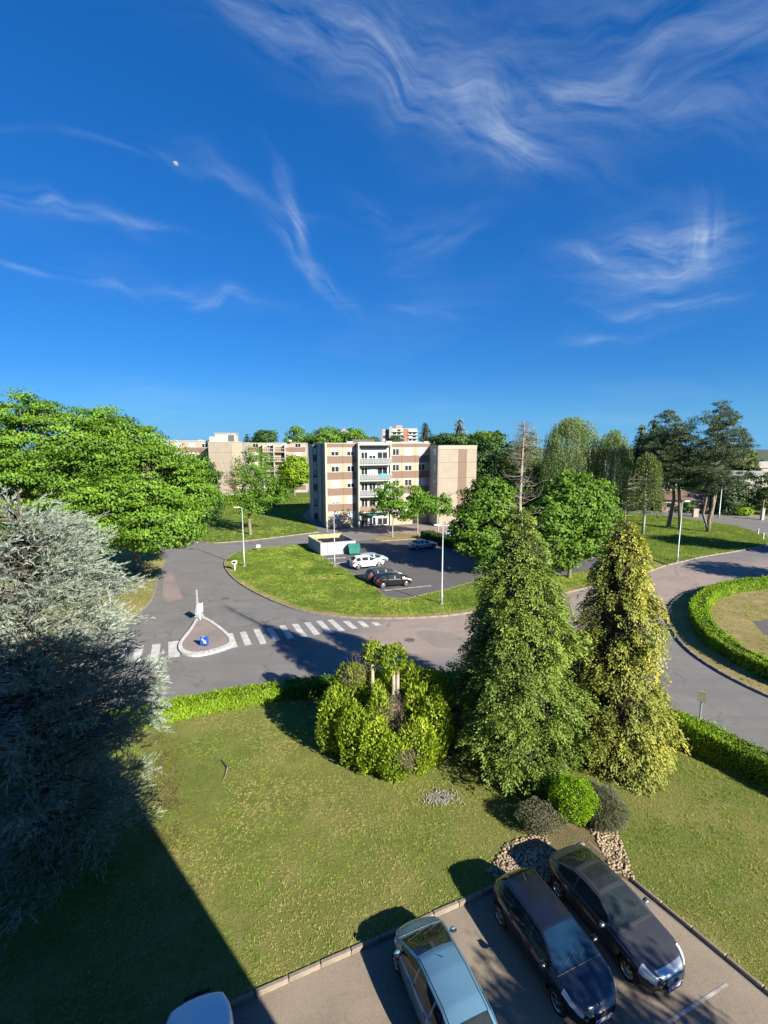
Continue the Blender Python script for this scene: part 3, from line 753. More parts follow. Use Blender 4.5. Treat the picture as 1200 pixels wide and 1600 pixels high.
# grass blades
edgeB = np.array(B_OUT_S)
def off_edge(q, d0=.55):
    d = np.min(np.linalg.norm(q[:, None, :]-edgeB[None, ::2, :], axis=2), axis=1); return d > d0*RNG.uniform(.4, 1.4, len(q))
bedpoly = BED
view = [(-26, 6), (26, 6), (30, 30), (-26, 30)]
grass('lawn_grass', [p for p in LAWN_A], 440000, .065, .021, 'grass_near', .10, .62, 'short mown lawn with dry patches in front of the car park', hole=bedpoly, seed=2,
      keep=lambda q: in_poly(q, view))
grass('crescent_grass', LAWN_B, 160000, .08, .055, 'grass_fresh', .10, .30, 'fresh green grass between road and parking lot', seed=5, keep=off_edge)
grass('pine_lawn_grass', LAWN_E, 70000, .09, .09, 'grass_fresh', .10, .05, 'green grass under the pines', seed=6)
grass('verge_grass', [(x, y) for x, y in LAWN_C], 26000, .10, .09, 'grass_near', .10, .55, 'dry verge grass beneath the big leafy tree', seed=7, keep=lambda q: (q[:, 0] > -45))
grass('back_grass', LAWN_D, 70000, .10, .11, 'grass_fresh', .10, .12, 'green grass in front of the distant apartment block', seed=8, keep=lambda q: (q[:, 0] > -60) & (q[:, 1] < 130))
grass('roundabout_grass', LAWN_F, 30000, .09, .07, 'grass_near', .12, .5, 'yellowing grass inside the hedge of the roundabout', seed=9, keep=lambda q: ~in_poly(q, [(30.0, 36.0), (31.3, 39.0), (60, 44), (60, 36), (34, 33.2)]))

# ------------------------------------------------------------------ painted markings
def mark(name, quad, m='road_paint', z=.009, parent=None):
    o = MB().add([(x, y, z) for x, y in quad], [tuple(range(len(quad)))]).build(name, m, parent)
    if o.data.polygons[0].normal.z < 0: o.data.flip_normals()
    return o
cross = bpy.data.objects.new('pedestrian_crossing', None); COL.objects.link(cross); tag(cross, 'white zebra crossing stripes over the grey road right of the island', 'crossing')
z7 = lambda *p: [G(340+x*.38333, 800+y*.3835) for x, y in p]
for q in [((90,490),(115,487),(140,540),(112,545)), ((145,478),(172,476),(200,535),(175,540)), ((197,473),(222,470),(257,522),(232,527)), ((250,463),(275,462),(312,513),(285,518)),
          ((302,457),(327,455),(367,507),(340,510)), ((352,450),(376,448),(418,498),(393,502)), ((402,444),(425,443),(470,492),(447,495)), ((447,440),(470,438),(520,483),(497,486)),
          ((510,445),(535,444),(572,474),(550,477)), ((567,445),(592,445),(620,468),(598,471)), ((625,449),(650,448),(667,460),(645,464))]:
    mark('stripe', z7(*q), 'road_paint', .006, cross)
mark('stripe', px((358, 990), (363.5, 989), (371.5, 1011), (357, 1014)), 'road_paint', .006, cross)
cross2 = bpy.data.objects.new('pedestrian_crossing', None); COL.objects.link(cross2); tag(cross2, 'white zebra crossing stripes left of the island beside the blue cedar', 'crossing')
for q in (((263, 1003), (279, 1001), (281, 1026), (263, 1028.5)), ((238, 1007), (251, 1005.5), (248, 1031), (234, 1032.5)), ((212, 1010), (225, 1008.5), (219, 1034), (205, 1036)), ((186, 1013), (199, 1011.5), (190, 1038), (176, 1040))):
    mark('stripe', px(*q), 'road_paint', .006, cross2)
for nm, q in (('centre_line', ((305.8, 921), (308.4, 921), (310.2, 944), (306.8, 944))),):
    mark(nm, px(*q), 'road_paint', .006)['kind'] = 'structure'
for q in (((511, 872.5), (540, 870.5), (541, 872), (512, 874)), ((524, 880), (541, 878), (542, 879.5), (525, 881.5)), ((600, 922), (673, 914.5), (674, 916), (601, 923.5)),
          ((835, 866.5), (948, 855), (949, 856.3), (836, 868)), ((900, 874), (957, 866), (958, 867.5), (901, 875.5)), ((560, 900.5), (572, 899), (573, 900.3), (561, 902))):
    o = mark('bay_line', px(*q), 'old_paint', .018); o['kind'] = 'structure'
o = mark('bay_line', px((1050, 1590), (1134, 1536), (1139, 1540), (1056, 1595)), 'old_paint', .011); o['kind'] = 'structure'
o = mark('bay_line', px((1056, 1595), (1050, 1590), (985, 1632), (990, 1637)), 'old_paint', .011); o['kind'] = 'structure'

# traffic island
ISL = smooth_line(px((309, 966), (297, 985), (283, 1003), (279.5, 1013), (285, 1022), (308, 1026), (342, 1018.5), (360, 1011), (364.5, 1003), (354, 990), (330, 972), (316, 965.5)), 4, True)
isl = thing('traffic_island', 'small triangular traffic island with white kerb and brown paving', 'traffic island', (0, 0, 0))
pc = np.mean(np.array(ISL), axis=0)
inner = [tuple(pc+(np.array(p)-pc)*.86) for p in ISL]
MB().prism(inner, -.1, .13).build('paving', 'pinkish_paving', isl)
p = resample(ISL+[ISL[0]], .42)
for i in range(len(p)-1):
    a, b = p[i], p[i+1]; ci = lambda q, k: pc+(q-pc)*k
    mb = MB(); q = .012*(b-a)/np.linalg.norm(b-a)
    a1, b1 = a+q, b-q
    mb.prism([tuple(ci(a1, 1.02)), tuple(ci(b1, 1.02)), tuple(ci(b1, .87)), tuple(ci(a1, .87))], -.1, .165+random.uniform(-.006, .006))
    mb.build('kerb_stone', 'kerb_white', isl)
nose = px((307, 943), (310, 943), (320, 965), (303, 969))
mark('painted_nose', nose, 'road_paint', .007, isl)
# brick rows of the paving

# pale worn patches, covers and drains in the road surface
sheet('road_patch', px((256, 896), (268, 893), (286, 935), (262, 941), (254, 930)), .003, 'pinkish_paving', .02)
sheet('road_patch', px((240, 1100), (330, 1082), (420, 1066), (426, 1070), (335, 1089), (243, 1108)), .003, 'worn_asphalt', .02)
for lab, x, y in (('round iron manhole cover in the road left of the crescent lawn', 352, 935), ('round iron manhole cover on the road before the crossing', 205, 1082), ('round iron manhole cover on the cross road beside the crescent lawn', 640, 1000)):
    g_ = thing('manhole_cover', lab, 'manhole cover', (*G(x, y), 0)); MB().lathe([(.40, 0), (.40, .010), (.34, .012), (.33, .006), (.001, .006)], 20).build('lid', 'dark_strip', g_)
# ------------------------------------------------------------------ buildings
def window_unit(root, x0, x1, z0, z1, y, shut, out=-1, frame='white_pvc'):
    """window in a wall facing -y (local): frame, two panes, roller shutter covering the top part (shut 0..1)"""
    w = MB(); f = .07; d = .06; ya, yb = sorted((y, y+out*d))
    w.box(x0, x1, ya, yb, z0, z0+f); w.box(x0, x1, ya, yb, z1-f, z1); w.box(x0, x0+f, ya, yb, z0+f, z1-f); w.box(x1-f, x1, ya, yb, z0+f, z1-f)
    m = (x0+x1)/2; w.box(m-.05, m+.05, ya, yb, z0+f, z1-f)
    win = w.build('window', frame, root)
    yg = y+out*.015
    for a, b in ((x0+f, m-.05), (m+.05, x1-f)):
        MB().box(a, b, min(y, yg), max(y, yg), z0+f, z1-f).build('pane', 'window_glass', win)
    if shut > .02:
        zs = z1-.0-(z1-z0-f)*shut; s = MB(); k = max(2, int((z1-zs)/.11)); y2 = y+out*.075
        for i in range(k):
            a = zs+(z1-zs)*i/k; b = zs+(z1-zs)*(i+1)/k
            s.box(x0+.01, x1-.01, min(y+out*.061, y2), max(y+out*.061, y2), a+.006, b)
        s.build('shutter', 'white_pvc', win)
    sl = MB(); sl.box(x0-.06, x1+.06, min(y, y+out*.12), max(y, y+out*.12), z0-.06, z0-.005); sl.build('sill', 'concrete_cream', win)
    return win
def panel(root, x0, x1, y0, y1, z0, z1, m, hole=None, name='panel', gap=.018):
    mb = MB(); x0 += gap; x1 -= gap; z0 += gap; z1 -= gap
    if hole:
        a, b, c, d = hole
        if a > x0: mb.box(x0, a, y0, y1, z0, z1)
        if b < x1: mb.box(b, x1, y0, y1, z0, z1)
        mb.box(max(a, x0), min(b, x1), y0, y1, z0, c); mb.box(max(a, x0), min(b, x1), y0, y1, d, z1)
    else: mb.box(x0, x1, y0, y1, z0, z1)
    return mb.build(name, m, root)

def main_block():
    ang = R(17); bx, by = -10.17, 83.4
    root = thing('apartment_block', 'five storey beige apartment block with brown bands behind the parking lot', 'apartment building', (bx, by, 0), ang)
    FH = 2.8
    # core walls (joints between panels show it)
    core = MB(); core.box(.12, 19.5, .12, 10.4, -.1, 14.75); core.box(19.5, 26.9, -3.88, 10.4, -.1, 14.35); core.box(-.75, 3.0, 9.2, 14, -.1, 14.6)
    core.build('wall', 'concrete_grey', root)
    rf = MB(); rf.box(.05, 19.55, .05, 10.4, 14.76, 14.84); rf.build('roof', 'roof_gravel', root)
    # parapet copings
    cp = MB(); cp.box(-.03, 19.5, -.05, .22, 14.86, 14.98); cp.box(-.03, .2, .22, 10.4, 14.86, 14.98); cp.box(19.45, 27.03, -4.07, -3.8, 14.42, 14.54); cp.box(26.8, 27.03, -3.8, 10.4, 14.42, 14.54); cp.box(19.45, 19.7, -3.8, .0, 14.42, 14.54)
    cp.build('coping', 'pale_render', root)
    # front facade panels
    cols_l = [(0.0, 3.1, (1.03, 2.42)), (3.1, 5.5, (3.85, 5.2))]
    cols_r = [(11.95, 14.0, (12.25, 13.5)), (14.0, 16.6, (14.6, 15.95)), (16.6, 19.5, (17.2, 18.55))]
    shut = {(0, 0): .5, (0, 1): .52, (0, 2): .18, (0, 3): 1, (0, 4): 1, (1, 0): .34, (1, 1): .30, (1, 2): .2, (1, 3): .32, (1, 4): .18,
            (2, 0): 1, (2, 1): .5, (2, 2): .3, (2, 3): .15, (2, 4): 1, (3, 0): .86, (3, 1): 1, (3, 2): .4, (3, 3): 1, (3, 4): .3, (4, 0): 1, (4, 1): 1, (4, 2): .3, (4, 3): .5, (4, 4): .1}
    for c, (u0, u1, w) in enumerate(cols_l+cols_r):
        panel(root, u0, u1, 0, .12, 14.25, 14.86, 'tile_brown')
        for k in range(5):
            zt = 14.1-FH*k; zb = 12.73-FH*k
            panel(root, u0, u1, 0, .12, 12.66-FH*k, 14.25-FH*k, 'concrete_cream', (w[0], w[1], zb, zt))
            if k < 4: panel(root, u0, u1, -.02, .12, 11.45-FH*k, 12.66-FH*k, 'tile_brown')
            else: panel(root, u0, u1, 0, .12, 0.0, 12.66-FH*k, 'concrete_cream')
            window_unit(root, w[0], w[1], zb, zt, .10, shut[(k, c)])
    # light strip at the corner
    MB().box(-.02, .30, -.04, .0, .0, 14.85).build('corner_strip', 'pale_render', root)
    MB().box(11.72, 11.95, -.25, .12, 0, 14.86).build('pilaster', 'pale_render', root)
    # balcony bay between two fins
    MB().box(5.5, 5.75, -1.45, .12, 0, 14.95).build('fin', 'greenish_render', root)
    MB().box(5.75, 6.25, -.3, .12, 0, 14.86).build('fin', 'greenish_render', root)
    MB().box(5.75, 11.72, .0, .12, 14.2, 14.9).build('panel', 'greenish_render', root)
    MB().box(5.75, 11.72, -1.35, .0, 14.55, 14.8).build('canopy', 'greenish_render', root)
    for k in range(5):
        zf = 11.35-FH*k-.06                               # slab top of this floor
        MB().box(5.75, 11.72, -1.40, .10, zf-.22, zf).build('balcony_slab', 'pale_render', root) if k < 4 else None
        bz = max(zf, 0)
        MB().box(6.25, 11.72, .08, .12, bz, bz+2.75).build('balcony_wall', 'white_pvc', root)
        for (a, b, hh, sh) in ((6.4, 7.6, 2.1, .0), (7.85, 9.1, 2.1, [.35, 1, 0, .1, .3][k]), (9.4, 11.3, 2.1, [0, .0, 1, .25, .4][k])):
            window_unit(root, a, b, bz+.08, bz+hh, .06, sh)
        if k < 4:
            r = MB(); r.box(5.75, 11.72, -1.38, -1.33, zf+.98, zf+1.04)
            for i in range(13): xx = 5.8+i*.49; r.box(xx-.015, xx+.015, -1.37, -1.34, zf, zf+.98)
            rail = r.build('balcony_railing', 'white_pvc' if k < 3 else 'rail_rust', root)
            for i in range(6):
                xx = 5.83+i*.98
                MB().box(xx, xx+.92, -1.36, -1.345, zf+.08, zf+.9).build('railing_panel', 'balcony_glass' if k < 3 else 'rail_rust', rail)
    MB().box(9.6, 10.5, -1.40, -1.385, 9.0, 9.62).build('towel', 'towel_blue', root)
    MB().add([(7.2, -.1, 2.6), (9.0, -.1, 2.6), (9.0, -1.2, 2.2), (7.2, -1.2, 2.2)], [(0, 1, 2, 3)]).build('awning', 'awning_teal', root)
    # wing at the right: end wall of panels with a brown strip
    for k in range(5):
        z0, z1 = (11.55-FH*k, 14.35-FH*k)
        z0 = max(z0, 0); top = 14.42 if k == 0 else z1
        for a, b, m in ((19.52, 23.35, 'concrete_tan'), (23.35, 24.95, 'tile_brown'), (24.95, 26.98, 'concrete_tan')):
            panel(root, a, b, -4.02, -3.88, z0, (13.85 if k == 0 else z1), m)
        if k == 0: panel(root, 19.52, 26.98, -4.02, -3.88, 13.85, 14.42, 'concrete_cream')
    # wing side, facing left: pale render with shuttered windows
    sd = bpy.data.objects.new('side_wall', None); COL.objects.link(sd); sd.parent = root
    sd.location = (19.38, -4.0, 0); sd.rotation_euler = (0, 0, R(-90))
    for k in range(5):
        z0 = max(11.55-FH*k, 0); z1 = 14.42 if k == 0 else 14.35-FH*k
        MB().box(-3.98, 0, .0, .12, z0+.01, z1-.01).build('panel', 'greenish_render', sd)
        w = MB().box(-1.9, -.65, -.05, .0, 12.73-FH*k, 14.0-FH*k).build('shutter', 'white_pvc', sd)
        if k == 2: MB().box(-1.35, -.95, -.06, -.05, 12.95-FH*k, 13.35-FH*k).build('pane', 'window_glass', sd)
    # left end wall: grey panels with a dark strip, five rows
    le = bpy.data.objects.new('end_wall', None); COL.objects.link(le); le.parent = root
    for k in range(5):
        z0 = max(11.55-FH*k, 0); z1 = 14.86 if k == 0 else 14.35-FH*k
        for a, b, m in ((.0, 2.6, 'concrete_tan'), (2.6, 4.7, 'dark_strip'), (4.7, 9.2, 'concrete_grey')):
            mb = MB(); mb.box(0, .12, a+.015, b-.015, z0+.015, z1-.015); mb.build('panel', m, le)
    bk = bpy.data.objects.new('rear_wing', None); COL.objects.link(bk); bk.parent = root
    for k in range(5):
        z0 = max(11.55-FH*k, 0); z1 = 14.6 if k == 0 else 14.35-FH*k
        MB().box(-.75, .1, 9.08, 9.2, z0+.01, z1-.01).build('panel', 'concrete_grey' if k % 2 else 'dark_strip', bk)
        MB().box(-.66, -.05, 9.02, 9.08, 12.73-FH*k, 14.0-FH*k).build('window', 'white_pvc', bk)
    # roof gear
    for (a, b, c, d, h) in ((4.0, 5.0, .6, 1.5, 15.25), (11.2, 12.3, .6, 1.4, 15.3), (18.6, 19.4, .6, 1.5, 15.25), (15.2, 15.8, 2, 3, 15.15)):
        mb = MB(); mb.box(a, b, c, d, 14.84, h-.08); mb.box(a-.06, b+.06, c-.06, d+.06, h-.08, h); mb.build('chimney', 'white_pvc', root)
    mb = MB(); mb.box(6.0, 10.3, 5.0, 8.0, 14.84, 15.55); mb.box(5.9, 10.4, 4.9, 8.1, 15.55, 15.65); mb.build('lift_housing', 'dark_strip', root)
    for a, b in ((6.0, 11.0), (12.4, 18.4)):
        MB().tube([(a, .8, 15.02), (b, .8, 15.02)], .10, 8).build('roof_pipe', 'white_pvc', root)
    # entrance
    MB().box(16.2, 17.1, -.06, .0, .1, 2.2).build('door', 'window_glass', root)
main_block()

def back_block():
    ang = R(6); root = thing('apartment_block', 'distant beige apartment block half hidden behind trees on the left', 'apartment building', (-47.9, 132, 0), ang)
    FH = 2.8
    c = MB(); c.box(0, 9.0, 0, 12, 0, 15.0); c.box(-26, 0, 6.2, 16, 0, 15.2); c.box(9, 26, 9.2, 18, 0, 14.6); c.build('wall', 'concrete_grey', root)
    MB().box(-26, 0, 6.2, 16, 15.2, 15.26).build('roof', 'roof_gravel', root)
    for k in range(5):
        z0, z1 = 12.2-FH*k, 15.0-FH*k
        panel(root, 0, 6.2, -.12, 0, z0, z1, 'concrete_tan'); panel(root, 6.2, 9.0, -.12, 0, z0, z1, 'concrete_cream')
        for i in range(7):
            a = -25.8+i*3.6
            panel(root, a, a+3.6, 6.08, 6.2, z0+1.3, z1+.2 if k == 0 else z1, 'concrete_cream'); panel(root, a, a+3.6, 6.06, 6.2, z0, z0+1.3, 'tile_brown')
            w = window_unit(root, a+1.0, a+2.5, z0+1.25, z0+2.6, 6.08, [.1, 1, .95, .3, 1, .9, .2][(i+k) % 7])
        for i in range(4):
            a = 9.2+i*4.1
            panel(root, a, a+4.1, 9.08, 9.2, z0+1.3, z1 if k else 14.6, 'concrete_cream'); panel(root, a, a+4.1, 9.06, 9.2, z0, z0+1.3, 'tile_brown')
            window_unit(root, a+1.2, a+2.8, z0+1.25, z0+2.6, 9.08, [.2, .6, 1, .1, .8][(i+k) % 5])
        s = MB().box(13.6, 19.8, 7.6, 9.0, z0-.1, z0+.1).build('balcony_slab', 'pale_render', root)
        r = MB(); r.box(13.6, 19.8, 7.6, 7.66, z0+.95, z0+1.02)
        for i in range(12): r.box(13.65+i*.55, 13.70+i*.55, 7.61, 7.65, z0+.1, z0+.95)
        r.build('balcony_railing', 'white_pvc', root)
    for a in (13.5, 16.6, 19.8): MB().box(a-.12, a+.12, 7.55, 9.1, 0, 14.5).build('fin', 'pale_render', root)
    MB().box(-26.2, 0, 5.95, 6.3, 15.2, 15.5).build('coping', 'pale_render', root); MB().box(-.1, 9.1, -.2, .2, 15.0, 15.2).build('coping', 'pale_render', root); MB().box(9, 26.2, 8.9, 9.4, 14.6, 14.85).build('coping', 'pale_render', root)
    m = MB(); m.box(1.0, 6.6, 4, 8, 15.0, 17.4); m.box(.8, 6.8, 3.8, 8.2, 17.4, 17.6); m.box(-.6, 1.0, 4, 7, 15, 16.6); pent = m.build('lift_housing', 'pale_render', root)
    MB().box(4.6, 6.2, 3.9, 4.0, 15.3, 17.0).build('louvre', 'dark_strip', pent)
    for x in (-17, -11.5, -4.5, 21): MB().box(x, x+.8, 8, 8.8, 15.2, 16.6 if x == -17 else 15.7).build('chimney', 'white_pvc', root)
back_block()

def tower(px_, Y, x0, x1, ytop, label, floors, seed):
    random.seed(seed); a = at_depth(x0, ytop, Y); b = at_depth(x1, ytop, Y); W = b.x-a.x; zt = a.z; zb = -45
    root = thing('tower_block', label, 'tower block', (a.x, Y, zb)); H = zt-zb
    MB().box(0, W*.28, 3, 16, 0, H-2).build('wall', 'pink_render', root); MB().box(W*.28, W, 0, 14, 0, H-1.2).build('wall', 'pale_render', root)
    MB().box(W*.62, W*.74, -.4, 0, 0, H-1.6).build('strip', 'orange_render', root); MB().box(W*.40, W*.58, 4, 10, H-1.2, H+1.6).build('lift_housing', 'pink_render', root)
    MB().box(W*.20, W*.28, -.6, 3, 0, H+.3).build('fin', 'concrete_grey', root)
    fh = 2.8
    for k in range(floors):
        z = H-3.6-k*fh
        for (u, v) in ((.03, .10), (.14, .20), (.31, .40), (.44, .52), (.545, .61), (.77, .84), (.88, .96)):
            m = random.choice(['window_glass', 'window_glass', 'white_pvc'])
            yy = 2.9 if u < .25 else -.1
            MB().box(W*u, W*v, yy-.1, yy+.05, z, z+1.4).build('window', m, root)
        MB().box(W*.29, W*.61, -1.3, 0, z-.7, z-.5).build('balcony_slab', 'white_pvc', root); MB().box(W*.75, W*1.02, -1.3, 0, z-.7, z+.1).build('balcony_slab', 'white_pvc', root)
tower(0, 420, 597, 652, 667, 'distant pink and white tower block above the roof of the main building', 8, 5)
tower(0, 520, 531, 543, 671, 'tiny distant tower block peeping above the round trees left of centre', 3, 6)

def house(name, label, c, rz, w, d, h, wall, roof, rise, mroof='roof_tile', wins=3):
    root = thing(name, label, 'house', (c[0], c[1], 0), rz)
    MB().box(-w/2, w/2, -d/2, d/2, -.3, h).build('wall', wall, root)
    o = .4; MB().add([(-w/2-o, -d/2-o, h), (w/2+o, -d/2-o, h), (w/2+o, d/2+o, h), (-w/2-o, d/2+o, h), (-w/2-o, 0, h+rise), (w/2+o, 0, h+rise)],
                     [(0, 1, 5, 4), (2, 3, 4, 5), (0, 4, 3), (1, 2, 5), (3, 2, 1, 0)]).build('roof', mroof, root)
    for i in range(wins):
        x = -w/2+w*(i+.5)/wins
        f = MB().box(x-.6, x+.6, -d/2-.06, -d/2-.003, .9, 2.1).build('window', 'white_pvc', root); MB().box(x-.5, x+.5, -d/2-.08, -d/2-.06, 1.0, 2.0).build('pane', 'window_glass', f)
    return root
house('house', 'small house with pinkish orange wall behind the pines', (66.0, 106), R(-18), 9, 7, 2.7, 'pink_render', 2, 1.8)
house('house', 'pale house glimpsed between the two weeping trees', (61.0, 140), R(-20), 6, 6, 11.4, 'concrete_cream', 2, 1.2, 'concrete_tan', 2)
h = house('house', 'long low pale roofed building at the far right', (117, 138), R(-12), 34, 12, 5.6, 'pale_render', 2, 1.2, 'concrete_grey', 8)
house('house', 'white gabled house behind trees at right edge', (128, 165), R(10), 10, 9, 6.5, 'concrete_cream', 2, 2.0, 'concrete_grey', 2)
house('house', 'white gable glimpsed low between the pine trunks', (70, 122), R(25), 9, 8, 6.0, 'white_pvc', 2, 2.6, 'concrete_grey', 2)
w_ = thing('garden_wall', 'low reddish garden wall across the far road', 'wall', (58.5, 112, 0), R(-10))
for i in range(12): MB().box(-9+i*1.5, -9+i*1.5+1.48, -.12, .12, 0, 1.1+(.03 if i % 3 else 0)).build('panel', 'orange_render', w_)
MB().box(-9.05, 9.05, -.16, .16, 1.13, 1.2).build('coping', 'concrete_tan', w_)

def own_block():
    """the block the picture is taken from; its corner and roof throw the large shadow over the lawn"""
    ang = math.atan2(.395, .918)
    root = thing('apartment_block', 'tall apartment block behind the viewpoint that shades the lawn and the cedar', 'apartment building', (5.8, 1.7, 0), ang)
    mb = MB(); mb.box(-48, 0, -12, 0, 0, 18.9); mb.build('wall', 'concrete_cream', root)
    MB().box(-48.1, .1, -12.1, .08, 18.9, 19.05).build('roof', 'roof_gravel', root)
    for k in range(6):
        for i in range(12):
            if 1: MB().box(-3.2-i*3.9, -1.8-i*3.9, .0, .05, 1.0+k*2.85, 2.4+k*2.85).build('window', 'window_glass', root)
own_block()
# ------------------------------------------------------------------ trees and shrubs
def ell(x, y, Y, rx, rz, base, ry=None):
    """crown lobe seen at photo position x,y and distance Y; radii given in photo pixels"""
    c = at_depth(x, y, Y); k = (Y*math.cos(PITCH)+(CAM_H-c.z)*math.sin(PITCH))/FOC
    return (c.x-base[0], c.y-base[1], c.z, rx*k, (ry if ry else rx)*k*.9, rz*k)

def cedar():
    base = (-11.9, 15.3); H = 14.0
    root = thing('cedar_tree', 'large blue grey cedar at the left edge, lower half in shade', 'tree', (*base, 0))
    prof = lambda t: np.interp(t, [0, .1, .35, .6, .8, .93, 1], [2.8, 3.2, 3.55, 3.6, 3.1, 2.5, 1.6])
    nb = 330; t = np.linspace(.04, 1, nb)+RNG.normal(0, .015, nb); az = np.arange(nb)*2.399963+RNG.normal(0, .35, nb)
    rr = prof(t)*RNG.uniform(.62, 1.10, nb); z0 = .3+t*(H-1.4)
    tb = MB(); tb.tube([(0, 0, -.3), (0, 0, 1), (.05, 0, 6), (.1, .05, 10), (.1, .1, H-.4)], [.5, .42, .28, .13, .03], 9)
    rise = RNG.uniform(.05, .55, nb); drp = RNG.uniform(.05, .50, nb)
    for b in range(nb):
        o = Vector((math.cos(az[b]), math.sin(az[b]), 0)); L = rr[b]
        pts = [Vector((0, 0, z0[b]))+o*L*s+Vector((0, 0, L*(rise[b]*s-drp[b]*s*s))) for s in np.linspace(0, .97, 6)]
        tb.tube(pts, [.05, .04, .032, .022, .014, .005], 4, False)
    tb.build('trunk', 'bark_dark', root)
    nt = 12500; b = RNG.choice(nb, nt, p=rr**1.5/np.sum(rr**1.5)); s = RNG.uniform(.15, 1, nt)**.65
    O = np.c_[np.cos(az[b]), np.sin(az[b]), np.zeros(nt)]; T = np.c_[-O[:, 1], O[:, 0], np.zeros(nt)]; L = rr[b]
    lat = RNG.uniform(-1, 1, nt)*(.85*(1-s)+.22)*np.minimum(1, L/3); w = np.abs(lat)
    P = O*(L*s+w*.35)[:, None]+T*lat[:, None]; P[:, 2] = z0[b]+L*(rise[b]*s-drp[b]*s*s)-.12*w+RNG.normal(0, .09, nt)
    P[:, 2] = np.maximum(P[:, 2], .15)
    # every twig points out and a little up and carries a row of needle tufts
    A = unit(O*.8+T*(np.sign(lat)*np.minimum(1, w*2.0))[:, None]+np.array([0, 0, .38])+RNG.normal(0, .38, (nt, 3)))
    tl = RNG.uniform(.30, .78, nt); per = 16; i = np.repeat(np.arange(nt), per); n = nt*per; u = np.tile(np.linspace(0, 1, per), nt)
    P2 = P[i]+A[i]*(u*tl[i])[:, None]; P2[:, 2] -= .18*(u**2)*tl[i]
    D = A[i]*.9+RNG.normal(0, .36, (n, 3)); D[:, 2] += .10
    tint = .10+.30*RNG.random(nb)[b][i]+.28*RNG.random(nt)[i]+.25*RNG.random(n)+.12*s[i]
    link('crown', spikes(P2, D, RNG.uniform(.09, .17, n), .032, tint, 'crown'), root, 'needle_cedar')
cedar()

B1 = G(95, 905); B2 = G(215, 893)
broadleaf('leafy_tree', 'huge bright green leafy tree at the left edge behind the cedar', (*B1, 0),
          [ell(20, 690, 48, 95, 70, B1), ell(95, 700, 50, 85, 68, B1), ell(60, 780, 46, 110, 75, B1), ell(130, 760, 46, 70, 80, B1), ell(-70, 740, 48, 110, 95, B1), ell(25, 640, 49, 50, 26, B1), ell(110, 850, 47, 60, 35, B1)],
          'leaf_bigtree', 900, 90, .27, 1.4, .55, 'bark_grey', shell=.74, limbs=26, flat=.34)
broadleaf('leafy_tree', 'wide bright green leafy tree overhanging the road left of the junction', (*B2, 0),
          [ell(185, 710, 50, 62, 58, B2), ell(235, 755, 48, 72, 66, B2), ell(290, 770, 50, 42, 42, B2), ell(250, 815, 45, 62, 48, B2), ell(190, 800, 46, 60, 62, B2), ell(150, 660, 51, 40, 26, B2), ell(292, 735, 51, 32, 24, B2), ell(225, 690, 50, 30, 22, B2)],
          'leaf_bigtree', 780, 90, .27, 1.3, .5, 'bark_grey', shell=.74, limbs=26, flat=.34)
B = G(312, 838)
broadleaf('dark_tree', 'dark green tree right of the wide leafy tree', (*B, 0), [ell(312, 755, 74, 30, 48, B), ell(328, 790, 74, 20, 28, B), ell(300, 800, 74, 22, 28, B)], 'leaf_dark', 320, 34, .42, 1.0, .28, 'bark_dark', shell=.5)  # leaf colour darker than the trees beside it
B = G(391, 836)
broadleaf('acacia_tree', 'airy young tree with pale trunk beside the access road', (*B, 0), [ell(398, 728, 78, 34, 30, B), ell(378, 760, 78, 26, 30, B), ell(415, 765, 78, 28, 26, B), ell(440, 774, 78, 20, 12, B), ell(392, 790, 78, 30, 16, B)],
          'leaf_young', 330, 28, .30, .9, .3, 'bark_grey', shell=.35, fork=.28, limbs=26, flat=.7, trunk_top=8)
tw = MB()
for k in range(14):                                                      # bare twigs at the left of its crown
    a = at_depth(368+random.uniform(-4, 6), 770, 77); b = at_depth(338+random.uniform(0, 28), 722+random.uniform(-6, 44), 77)
    limb(tw, a, b, .05, .012, .12, 4, 4)
o = tw.build('bare_branch', 'bark_dark'); tag(o, 'bare dark twigs left of the airy young tree', 'branch')
B = G(460, 775)
broadleaf('round_tree', 'rounded bright green tree left of the main block', (*B, 0), [ell(461, 735, 112, 22, 24, B), ell(452, 745, 112, 15, 16, B), ell(470, 745, 112, 14, 16, B)], 'leaf_bright', 300, 30, .5, 1.3, .3, 'bark_grey', shell=.6)

# wooded skyline: each tree on its own
def bg_tree(name, label, x, y, Y, rx, rz, m, clumps=200, leaf=.7, rc=1.5, extra=(), bark='bark_dark', shell=.6, per=24):
    c = at_depth(x, y, Y); base = (c.x, c.y)
    zb = 0 if Y < 170 else -110*((Y-170)/1500)**.9
    es = [ell(x, y, Y, rx, rz, base)]+[ell(x+dx, y+dy, Y, r1, r2, base) for dx, dy, r1, r2 in extra]
    es = [(a, b, cc-zb, d, e, f) for a, b, cc, d, e, f in es]
    return broadleaf(name, label, (*base, zb), es, m, clumps, per, leaf, rc, .35, bark, shell=shell, limbs=8)
G1 = 'trees on the skyline'
bg_tree('round_tree', 'dark round tree top just right of the roof housing of the left block', 415, 684, 190, 17, 12, 'leaf_dark', 160, extra=((-10, 6, 10, 8),), )
bg_tree('round_tree', 'tall dark green tree left of the main block roof', 465, 682, 185, 19, 15, 'leaf_maple', 240, extra=((0, 25, 22, 24), (-12, 10, 10, 10)))
bg_tree('round_tree', 'broad bright green tree top over the left end of the main roof', 512, 684, 180, 30, 16, 'leaf_young', 300, extra=((-18, 10, 18, 14), (20, 8, 18, 14)))
bg_tree('round_tree', 'smaller green tree top over the balconies of the main block', 552, 684, 178, 18, 13, 'leaf_young', 200, extra=((14, 8, 12, 10),))
